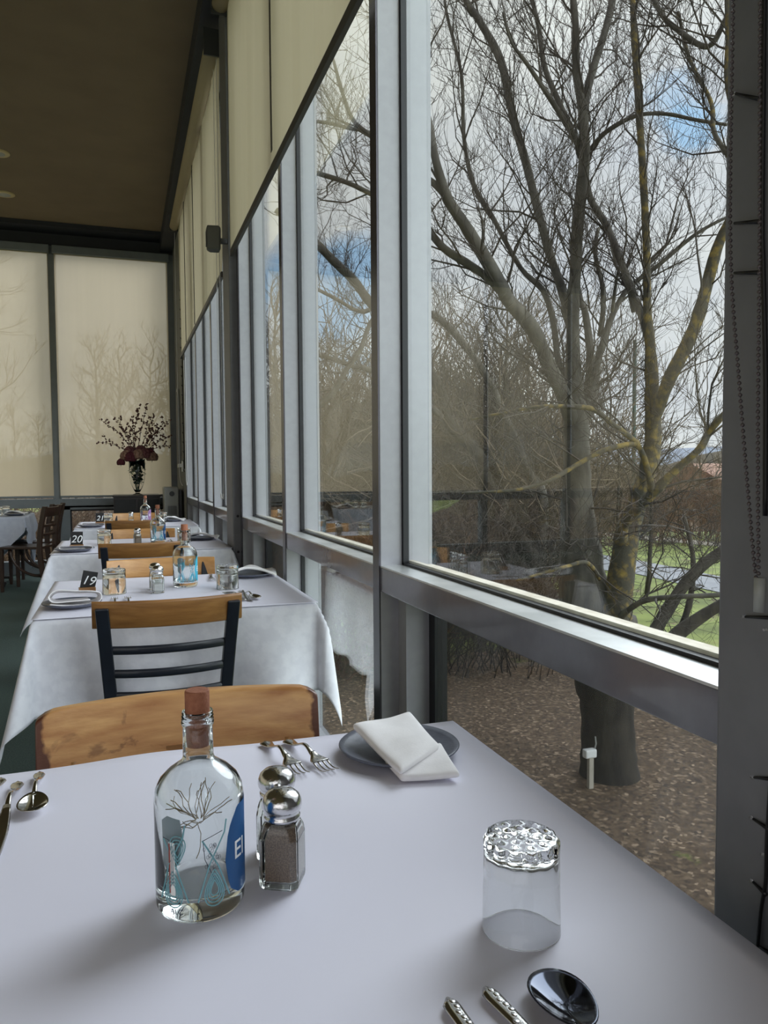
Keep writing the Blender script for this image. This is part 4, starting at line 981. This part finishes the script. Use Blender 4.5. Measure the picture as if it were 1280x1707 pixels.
for a in ((1222,156),(1239,1028),(1254,1296),(1252,1364),(1252,1469),(1275,1050),(1271,1425)): mb.ball(tuple(on_x(a[0],a[1],X1-.001)-off), .0022, 8, 6)
mb.build('bulbs', M['clear'], fl, smooth=True)

# ================================================================ outdoors
GZ = -1.8
struct('ground', MB().add([(-300,-150,GZ),(400,-150,GZ),(400,500,GZ),(-300,500,GZ)], [(0,1,2,3)]), M['lawn'])
def gpt(u, v): return on_z(u, v, GZ+.012)
# road and footpath
def road(name, label, a, mat, zoff):
    P = [on_z(u, v, GZ) for u, v in a]
    o = MB().loft([[(p.x,p.y,GZ-.05) for p in P], [(p.x,p.y,GZ+zoff) for p in P]]).build(name, mat); o['kind'] = 'structure'; return o
road('road', '', [(820,925),(905,918),(1030,928),(1215,965),(1600,1010),(1600,1055),(1215,992),(1050,955),(900,942),(820,938)], M['asphalt'], .02)
road('footpath', '', [(930,884),(1060,892),(1215,906),(1500,930),(1500,939),(1215,913),(1060,898),(930,889)], M['render'], .02)

twcount = 0
def grow(mb, p, d, L_, r, depth, rr, up=.35, curl=.0, kids=5, sides=3, minr=.0022, wob=.28):
    """a wandering shoot with side shoots of its own"""
    n = 5 if depth else 4; pts = [tuple(p)]; dirs = [d]; q = Vector(p); dd = Vector(d)
    for i in range(n):
        dd = (dd + Vector((rr.gauss(0,wob), rr.gauss(0,wob), rr.gauss(0,wob)*.7+up*.35))).normalized(); q = q+dd*(L_/n); pts.append(tuple(q)); dirs.append(dd.copy())
    rad = [max(minr*.6, r*(1-.75*i/n)) for i in range(n+1)]
    mb.tube(pts, rad, sides, caps=False)
    if depth > 0:
        for k in range(kids):
            t_ = rr.uniform(.2,1.0); i = min(n-1, int(t_*n)); f = t_*n-i; b = Vector(pts[i]).lerp(Vector(pts[i+1]), f)
            side = dirs[i].cross(Vector((rr.gauss(0,1), rr.gauss(0,1), rr.gauss(0,1)))).normalized()
            nd = (dirs[i]*.75+side*.8+Vector((0,0,up*.5))).normalized()
            grow(mb, b, nd, L_*rr.uniform(.38,.62), max(minr, rad[i]*.6), depth-1, rr, up, curl, kids, 3, minr, wob)

def limb(tr, pts, mat, name='limb', n=8):
    """pts: (u, v, width px, distance): stations of a limb at its own distance"""
    P = [(on_d(u, v, d), w*d/F/2) for u, v, w, d in pts]
    S = smoothpts([(p.x, p.y, p.z, r) for p, r in P], 5)
    rr = random.Random(int(pts[0][0]*7+pts[0][1]))
    q = [(s[0]+rr.gauss(0,s[3]*.06), s[1]+rr.gauss(0,s[3]*.06), s[2]) for s in S]
    MB().tube(q, [max(.003, s[3]*rr.uniform(.95,1.07)) for s in S], n).build(name, mat, tr, smooth=True)
    return S
big = thing('bare_tree', 'large bare spreading tree just outside the nearest window with lichen on its limbs', 'tree', tuple(on_z(1015,1290,GZ)))
base = Vector(big.location)
D0 = (base-Vector((0,0,ZC))).dot(Vector(CM[:,0]*0)) if False else float(CM.T[2] @ np.array([base.x, base.y, base.z-ZC]))
class Rel:                                        # parts keep world stations, shifted to the tree's foot
    pass
def limb_rel(tr, pts, mat, name='limb', n=8):
    P = [(on_d(u, v, d)-Vector(tr.location), w*d/F/2) for u, v, w, d in pts]
    S = smoothpts([(p.x, p.y, p.z, r) for p, r in P], 5); rr = random.Random(int(pts[0][0]*7+pts[0][1]))
    mb = MB().tube([tuple(s[:3]) for s in S], [max(.003, s[3]*rr.uniform(.95,1.07)) for s in S], n)
    mb.build(name, mat, tr, smooth=True); return S
D = D0
T1 = []
def LB(pts, mat='bark', name='limb', tr=None, n=8): T1.append((limb_rel(tr or big, pts, M[mat], name, n), tr or big))
LB([(1016,1308,104,D),(1014,1260,88,D),(1012,1190,86,D),(1008,1130,96,D),(1004,1080,112,D),(1000,1030,112,D)], 'barkdark', 'trunk', n=18)
LB([(988,1070,84,D),(975,1000,82,D),(968,914,66,D),(962,840,50,D),(961,760,44,D),(960,700,42,D),(956,645,30,D),(955,583,24,D),(955,500,21,D),(959,455,19,D),(963,373,20,D),(974,269,19,D-.1),(971,186,16,D-.1),(961,124,14,D-.1),(959,41,12,D-.2),(955,-5,11,D-.2),(948,-150,8,D-.2)], 'bark', n=14)
LB([(1015,1080,70,D-.1),(1028,1010,50,D-.2),(1042,914,38,D-.3),(1054,864,34,D-.3),(1071,810,30,D-.4),(1087,748,28,D-.4),(1088,682,26,D-.4),(1084,583,18,D-.5),(1079,520,14,D-.5),(1078,440,12,D-.5),(1075,352,12,D-.6),(1069,248,12,D-.6),(1061,124,11,D-.7),(1056,41,10,D-.7),(1053,-60,8,D-.7)], 'lichen', n=12)
LB([(976,200,14,D-.1),(976,166,14,D),(988,116,13,D+.1),(1009,50,12,D+.2),(1021,0,11,D+.3),(1045,-120,8,D+.4)])
LB([(958,720,26,D),(938,657,26,D-.2),(914,608,26,D-.3),(889,550,25,D-.5),(847,500,24,D-.7),(839,484,24,D-.8),(814,439,22,D-.9),(773,373,20,D-1.0),(744,327,18,D-1.1),(725,262,14,D-1.2),(715,207,13,D-1.2),(698,137,10,D-1.3),(686,50,8,D-1.3),(680,-60,6,D-1.3)])
LB([(745,328,14,D-1.1),(722,305,11,D-1.1),(698,288,10,D-1.1),(616,225,8,D-1.0),(583,190,7,D-.9),(555,98,5,D-.8)])
LB([(842,492,18,D-.8),(815,465,14,D-.8),(785,443,14,D-.8),(740,414,13,D-.8),(698,368,12,D-.7),(640,335,9,D-.6),(602,315,8,D-.6),(569,301,8,D-.5),(512,284,8,D-.4)])
LB([(955,560,18,D+.1),(938,489,15,D+.2),(916,422,14,D+.3),(897,352,14,D+.4),(876,269,14,D+.5),(856,199,14,D+.6),(835,103,14,D+.7),(798,33,12,D+.8),(773,-8,10,D+.9),(738,-110,7,D+1)])
LB([(945,640,12,D+.3),(930,600,11,D+.4),(922,538,10,D+.5),(905,484,10,D+.6),(868,447,8,D+.7),(822,364,8,D+.8),(789,306,8,D+.9),(773,228,7,D+1),(769,124,6,D+1.1),(744,20,5,D+1.2),(735,-60,4,D+1.2)])
LB([(968,262,12,D),(959,232,11,D-.1),(918,166,9,D-.3),(876,103,7,D-.5),(852,70,5,D-.6),(838,20,4,D-.7)])
LB([(962,240,9,D+.2),(943,195,10,D+.3),(909,116,9,D+.5),(897,41,8,D+.6),(885,-8,7,D+.7),(870,-80,5,D+.8)])
LB([(1085,720,18,D-.4),(1112,640,22,D-.6),(1145,574,22,D-.7),(1166,520,22,D-.8),(1195,414,18,D-.9),(1222,352,16,D-1),(1245,250,13,D-1.1),(1215,150,12,D-1.1),(1215,50,12,D-1.1),(1210,-60,10,D-1.1)], 'lichen')
LB([(1083,575,14,D-.5),(1071,530,14,D-.4),(1042,455,13,D-.3),(1013,381,12,D-.1),(984,331,11,D),(978,290,7,D)], 'bark')
LB([(975,700,20,D+.1),(984,674,20,D+.1),(996,603,13,D+.3),(1005,574,12,D+.3),(1021,525,10,D+.4),(1048,480,8,D+.4),(1100,440,7,D+.3),(1160,390,6,D+.2),(1215,360,5,D+.2)])
LB([(975,690,16,D+.2),(984,603,14,D+.3),(976,525,12,D+.4),(967,497,9,D+.5),(950,400,5,D+.6)])
LB([(1000,560,10,D+.4),(1005,517,9,D+.4),(1004,476,8,D+.5),(992,422,7,D+.6),(998,380,5,D+.7)])
LB([(983,250,7,D),(1010,220,8,D-.1),(1060,193,7,D-.2),(1110,190,6,D-.3),(1160,200,6,D-.4),(1212,208,5,D-.5)])
LB([(1056,520,8,D-.3),(1035,440,5,D-.2),(1020,520,7,D)])
LB([(1087,823,14,D-.9),(1081,790,11,D-1.0),(1063,742,10,D-1.1),(1021,707,9,D-1.2),(988,682,9,D-1.2),(947,678,8,D-1.2),(897,678,6,D-1.2),(831,690,5,D-1.1),(780,700,4,D-1)], 'lichen')
LB([(1063,738,10,D-1.1),(1013,748,8,D-1.2),(971,769,8,D-1.2),(922,798,7,D-1.3),(889,810,6,D-1.3),(846,818,5,D-1.3),(770,822,4,D-1.2)], 'lichen')
LB([(1034,900,24,D-.4),(1042,872,18,D-.6),(1087,823,18,D-.9),(1129,781,13,D-1),(1166,748,12,D-1.1),(1183,719,12,D-1.1),(1212,686,11,D-1.2),(1265,645,8,D-1.2)], 'lichen')
LB([(1035,1030,14,D-.3),(1046,1018,10,D-.5),(1075,1001,10,D-.7),(1125,995,9,D-.9),(1208,991,8,D-1),(1270,980,6,D-1)], 'bark')
LB([(860,968,3,D-1),(905,955,5,D-1),(945,944,6,D-.9),(978,938,7,D-.7),(1000,965,9,D-.3)], 'lichen')
LB([(1210,30,8,D-1),(1180,78,9,D-.9),(1130,50,9,D-.8),(1100,20,8,D-.7),(1080,-30,7,D-.6)])
LB([(1215,262,8,D-1),(1190,220,8,D-.8),(1185,170,7,D-.7),(1150,100,6,D-.5),(1130,20,5,D-.4)], 'lichen')
# second tree, leaning in from the left of the big one
t2 = thing('bare_tree', 'dark leaning bare tree left of the big tree, crossing behind the window mullions', 'tree', tuple(on_z(928,1030,GZ)))
E1 = 10.5
D2_ = float(CM.T[2] @ np.array([t2.location.x, t2.location.y, t2.location.z-ZC]))
LB([(930,1034,38,D2_),(905,975,30,D2_),(885,925,26,D2_),(855,881,24,D2_-.2),(810,798,24,D2_-.4),(797,757,20,D2_-.5),(752,707,22,D2_-.7),(731,645,18,D2_-.8),(698,595,16,D2_-1),(655,545,16,D2_-1.2),(615,502,15,D2_-1.4),(590,468,15,D2_-1.5),(560,439,14,D2_-1.6),(515,394,14,D2_-1.7),(460,350,10,D2_-1.8)], 'barkdark', 'trunk', t2, 10)
LB([(900,940,20,D2_+.1),(905,831,17,D2_+.1),(884,790,15,D2_),(864,744,15,D2_),(835,682,15,D2_-.1),(818,641,13,D2_-.2),(789,595,13,D2_-.3),(744,541,13,D2_-.4),(698,512,9,D2_-.5),(650,490,8,D2_-.6),(607,520,7,D2_-.6),(556,496,6,D2_-.7),(517,476,6,D2_-.8)], 'bark', 'limb', t2)
LB([(752,707,12,D2_-.7),(700,665,10,D2_-.9),(624,620,9,D2_-1),(584,609,9,D2_-1),(551,597,8,D2_-1),(517,589,7,D2_-1)], 'bark', 'limb', t2)
LB([(660,480,6,D2_-1.4),(618,538,8,D2_-1.4),(601,581,8,D2_-1.4),(579,614,9,D2_-1.4),(551,659,11,D2_-1.3),(522,682,12,D2_-1.2),(480,720,12,D2_-1)], 'bark', 'limb', t2)
LB([(698,255,6,D2_-1),(620,222,5,D2_-1),(583,214,6,D2_-1),(546,205,6,D2_-1),(500,200,5,D2_-1)], 'bark', 'limb', t2)
LB([(640,1000,8,D2_),(760,960,10,D2_),(830,925,12,D2_),(880,925,14,D2_)], 'barkdark', 'limb', t2)
# two leaning stems at lower right
t3 = thing('bare_tree', 'low leaning bare stems at the lower right of the nearest window', 'tree', tuple(on_z(1100,1120,GZ)))
D3 = float(CM.T[2] @ np.array([t3.location.x, t3.location.y, t3.location.z-ZC]))
LB([(1070,1130,26,D3),(1087,1063,24,D3),(1125,997,20,D3),(1158,955,20,D3),(1208,914,17,D3),(1260,880,14,D3)], 'barkdark', 'trunk', t3, 10)
LB([(1100,1125,28,D3-.2),(1121,1067,26,D3-.2),(1166,1030,20,D3-.3),(1208,1005,18,D3-.4),(1260,975,14,D3-.5)], 'barkdark', 'trunk', t3, 10)
LB([(1105,1110,12,D3),(1130,1060,12,D3),(1150,1000,10,D3),(1155,930,8,D3),(1140,860,6,D3)], 'barkdark', 'limb', t3)
# side branches and twigs on every limb
rr = random.Random(21)
mbs = {big.name: MB(), t2.name: MB(), t3.name: MB()}; mids = {big.name: MB(), t2.name: MB(), t3.name: MB()}
for li,(S, tr) in enumerate(T1):
    mb = mbs[tr.name]; mid = mids[tr.name]; L_ = 0
    for i in range(1, len(S)):
        a, b = np.array(S[i-1]), np.array(S[i]); seg = float(np.linalg.norm(b[:3]-a[:3])); L_ += seg
        r = b[3]; zabs = b[2]+tr.location.z
        if r > .16 or zabs < GZ+1.2: continue
        rate = (5.0 if tr is big else 8.0)*seg
        while rr.random() < rate:
            rate -= 1
            t_ = Vector((b-a)[:3]).normalized(); side = t_.cross(Vector((rr.gauss(0,1), rr.gauss(0,1), rr.gauss(0,1)))).normalized()
            low = zabs < 1.0
            d = (t_*.6+side*.9+Vector((0,0,-.35 if low and rr.random()<.6 else .35))).normalized()
            ll = rr.uniform(.55,1.35)
            grow(mid if False else mb, Vector(a[:3]).lerp(Vector(b[:3]), rr.random()), d, ll, min(r*.45, rr.uniform(.008,.014)), 2, rr, up=(.0 if low else .45), kids=6, sides=4, minr=.0026, wob=.26)
for nme, mb in mbs.items():
    lx, ly = bpy.data.objects[nme].location.x, bpy.data.objects[nme].location.y
    bad = [(p[0]+lx < 1.0 and p[1]+ly < ENDY+.6) for p in mb.v]
    mb.f = [f_ for f_ in mb.f if not any(bad[i_] for i_ in f_)]
    keep = sorted({i_ for f_ in mb.f for i_ in f_}); re_ = {o_: n_ for n_, o_ in enumerate(keep)}
    mb.v = [mb.v[i_] for i_ in keep]; mb.f = [tuple(re_[i_] for i_ in f_) for f_ in mb.f]
    o = mb.build('twigs', M['twig'], bpy.data.objects[nme]); o['kind'] = 'stuff'
    print('twig verts', nme, len(mb.v))

# background trees: three kinds, copied
def bg_tree(label, h, seed, mat, spread=.5, n=10, loc=(0,0,0)):
    t = thing('bare_tree', label, 'tree', loc, group='bare trees in the background'); rr = random.Random(seed); mb = MB()
    P = [(0,0,0)]; q = Vector((0,0,0))
    for i in range(8): q = q+Vector((rr.gauss(0,.04*h/8), rr.gauss(0,.04*h/8), h/8)); P.append(tuple(q))
    MB().tube(P, [h*.016*(1-.85*i/8) for i in range(9)], 7).build('trunk', M['barkdark'] if mat != 'redtwig' else M['bark'], t, smooth=True)
    for i in range(n*3):
        k = rr.uniform(1.5,7.9); j = int(k); b = Vector(P[j]).lerp(Vector(P[min(8,j+1)]), k-j); a = rr.uniform(0,6.28)
        d = Vector((math.cos(a)*spread, math.sin(a)*spread, rr.uniform(.3,.8))).normalized()
        grow(mb, b, d, h*rr.uniform(.2,.38)*(1.1-k/11), h*.0045, 2, rr, up=.4, kids=5, sides=3, minr=h*.00075, wob=.2)
    mb.build('crown', M[mat], t)['kind'] = 'stuff'
    return t
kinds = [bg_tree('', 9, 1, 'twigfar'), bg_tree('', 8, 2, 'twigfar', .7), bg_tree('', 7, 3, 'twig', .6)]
rr = random.Random(77); spots = []
for k in range(30):
    u = -120 + k*48 + rr.uniform(-10,10); dep = rr.choice((17,22,28,36,46)) + rr.uniform(-2,2)
    spots.append((u, dep))
used = [False]*3
names = ['tall bare tree far across the lawn','wide bare tree far across the lawn','dark bare tree far across the lawn']
for k,(u,dep) in enumerate(spots):
    p = on_d(u, 800, dep)
    if p.x < 2.5 and p.y < ENDY+3: continue
    i = k % 3; s = rr.uniform(.6,.9)*(.6 if u > 900 else 1.15)
    o = kinds[i] if not used[i] else copy_tree(kinds[i]); used[i] = True
    o.location = (p.x, p.y, GZ); o.rotation_euler = (0,0,rr.uniform(0,6)); o.scale = (s,s,s)
    o['label'] = names[i]+' behind the thicket'; o['group'] = names[i]+'s'
# thicket of scrub beyond the lawn
def shrub_mass(label, mat, u0, u1, dep, h, n, seed):
    mb = MB(); rr = random.Random(seed); c = on_d((u0+u1)/2, 800, dep)
    for i in range(n):
        u = rr.uniform(u0,u1); d = dep+rr.uniform(-1,1)*dep*.10; p = on_d(u, 800, d)
        grow(mb, (p.x-c.x, p.y-c.y, 0), Vector((rr.gauss(0,.3), rr.gauss(0,.3), 1)).normalized(), h*rr.uniform(.6,1.1), h*.008, 2, rr, up=.2, kids=5, sides=3, minr=h*.0028, wob=.25)
    o = mb.build('thicket', M[mat]); o.location = (c.x, c.y, GZ); tag(o, label, 'thicket', None, 'stuff')
shrub_mass('red-brown leafless thicket beyond the road at the right', 'redtwig', 930, 1330, 33, 2.4, 330, 1)
shrub_mass('brown leafless thicket behind the big tree', 'twigfar', 560, 960, 27, 4.2, 380, 2)
shrub_mass('brown scrub outside the end wall windows', 'redtwig', -260, 420, 19, 2.1, 420, 3)
shrub_mass('dark scrub below the leaning tree', 'twig', 640, 900, 15, 2.4, 130, 4)
shrub_mass('fine dark brush at the foot of the big tree, left side', 'twig', 690, 960, 12, 1.3, 110, 5)
shrub_mass('tall brown brush behind the leaning tree', 'twigfar', 400, 900, 19, 4.8, 460, 6)
shrub_mass('brown brush low on the lawn beyond the second window', 'redtwig', 420, 700, 12, 1.6, 150, 7)
def bank(u0, u1, d0, d1, h, seed):
    rr = random.Random(seed)
    def fn(a, b):
        d = d0+(d1-d0)*b; p = on_d(u0+(u1-u0)*a, 800, d)
        e = min(1, min(a, 1-a)*10, b*5)
        return (p.x, p.y, GZ-.02+h*e*(.55+.3*math.sin(7*a*3+seed)*math.sin(9*b+seed)+.25*rr.random()))
    o = MB().grid(fn, 150, 30).build('undergrowth_bank', M['under'], smooth=True); o['kind'] = 'structure'
bank(330, 925, 21, 46, 1.5, 1); bank(905, 1500, 37, 60, 2.1, 2); bank(-420, 380, 19, 40, 1.6, 3); bank(-1900, -400, 15, 40, 1.7, 4)
# distant hills and dense wood
def ridge(name, dist, h0, seed, mat, label):
    mb = MB(); rr = random.Random(seed); secs = []
    for i in range(81):
        a = math.radians(-80+i*2.2); r = dist
        h = h0*(1+.35*math.sin(i*.31+seed)+.18*math.sin(i*.83+2*seed)+.05*math.sin(i*2.9))
        x, y = math.sin(a), math.cos(a)
        secs.append([(x*r,y*r,GZ-5),(x*(r+h*1.2),y*(r+h*1.2),GZ+h),(x*(r+h*2.4),y*(r+h*2.4),GZ-5)])
    o = mb.loft(secs).build(name, M[mat], smooth=True); o['kind'] = 'structure'; return o
ridge('hills', 420, 21, 1.3, 'hill', '')
M['woodfar'] = pmat('far_wood', srgb(112,104,94), 1, 0, srgb(92,86,76), .25, 6)
ridge('distant_wood', 90, 4.4, 2.1, 'woodfar', '')
# small houses beyond
for (u,dep,w_,h_,mt,lab) in ((790,52,5,3.0,'brick','small terracotta house seen through the thicket'),(600,60,9,3.2,'render','long pale building beyond the trees, left of the wide mullion'),(1180,62,7,2.2,'brick','terracotta house behind the thicket at the right')):
    p = on_d(u, 800, dep); t = thing('house', lab, 'house', (p.x,p.y,GZ), .5); hw = w_/2
    MB().box((-hw,-2,0),(hw,2,h_)).build('walls', M[mt], t)
    MB().loft([[(-hw-.3,-2.3,h_),(-hw-.3,0,h_+1.3),(-hw-.3,2.3,h_)],[(hw+.3,-2.3,h_),(hw+.3,0,h_+1.3),(hw+.3,2.3,h_)]]).build('roof', M['roofing'] if mt != 'brick' else M['brick'], t)
    for s in (-1,0,1): MB().box((s*hw*.6-.4,-2.05,1),(s*hw*.6+.4,-1.98,2.1)).build('window', M['gasket'], t)
# white marker on the trunk
p = Vector(on_d(984,1275,D-.35)); t = thing('stake_light', 'small white garden tap post in front of the big tree trunk', 'post', (p.x,p.y,GZ))
gz = on_d(984,1300,D-.35).z
zt = on_d(984,1262,D-.35).z-GZ
MB().box((-.025,-.02,0),(.025,.02,zt)).build('post', M['render'], t, bevel=.004); MB().box((-.07,-.035,zt),(.05,.035,zt+.08)).build('head', M['white'], t, bevel=.012)
MB().tube([(.04,0,zt+.06),(.06,0,zt+.12),(.05,0,zt+.19)], .008, 6).build('hook', M['plastic'], t)
# thin green pole on the lawn
p = on_z(1054,965,GZ); o = MB().tube([(0,0,0),(0,0,6.5)], .05, 8).build('pole', M['leaf']); o.location = (p.x,p.y,GZ); tag(o, 'thin green pole standing on the lawn beyond the big tree', 'pole')
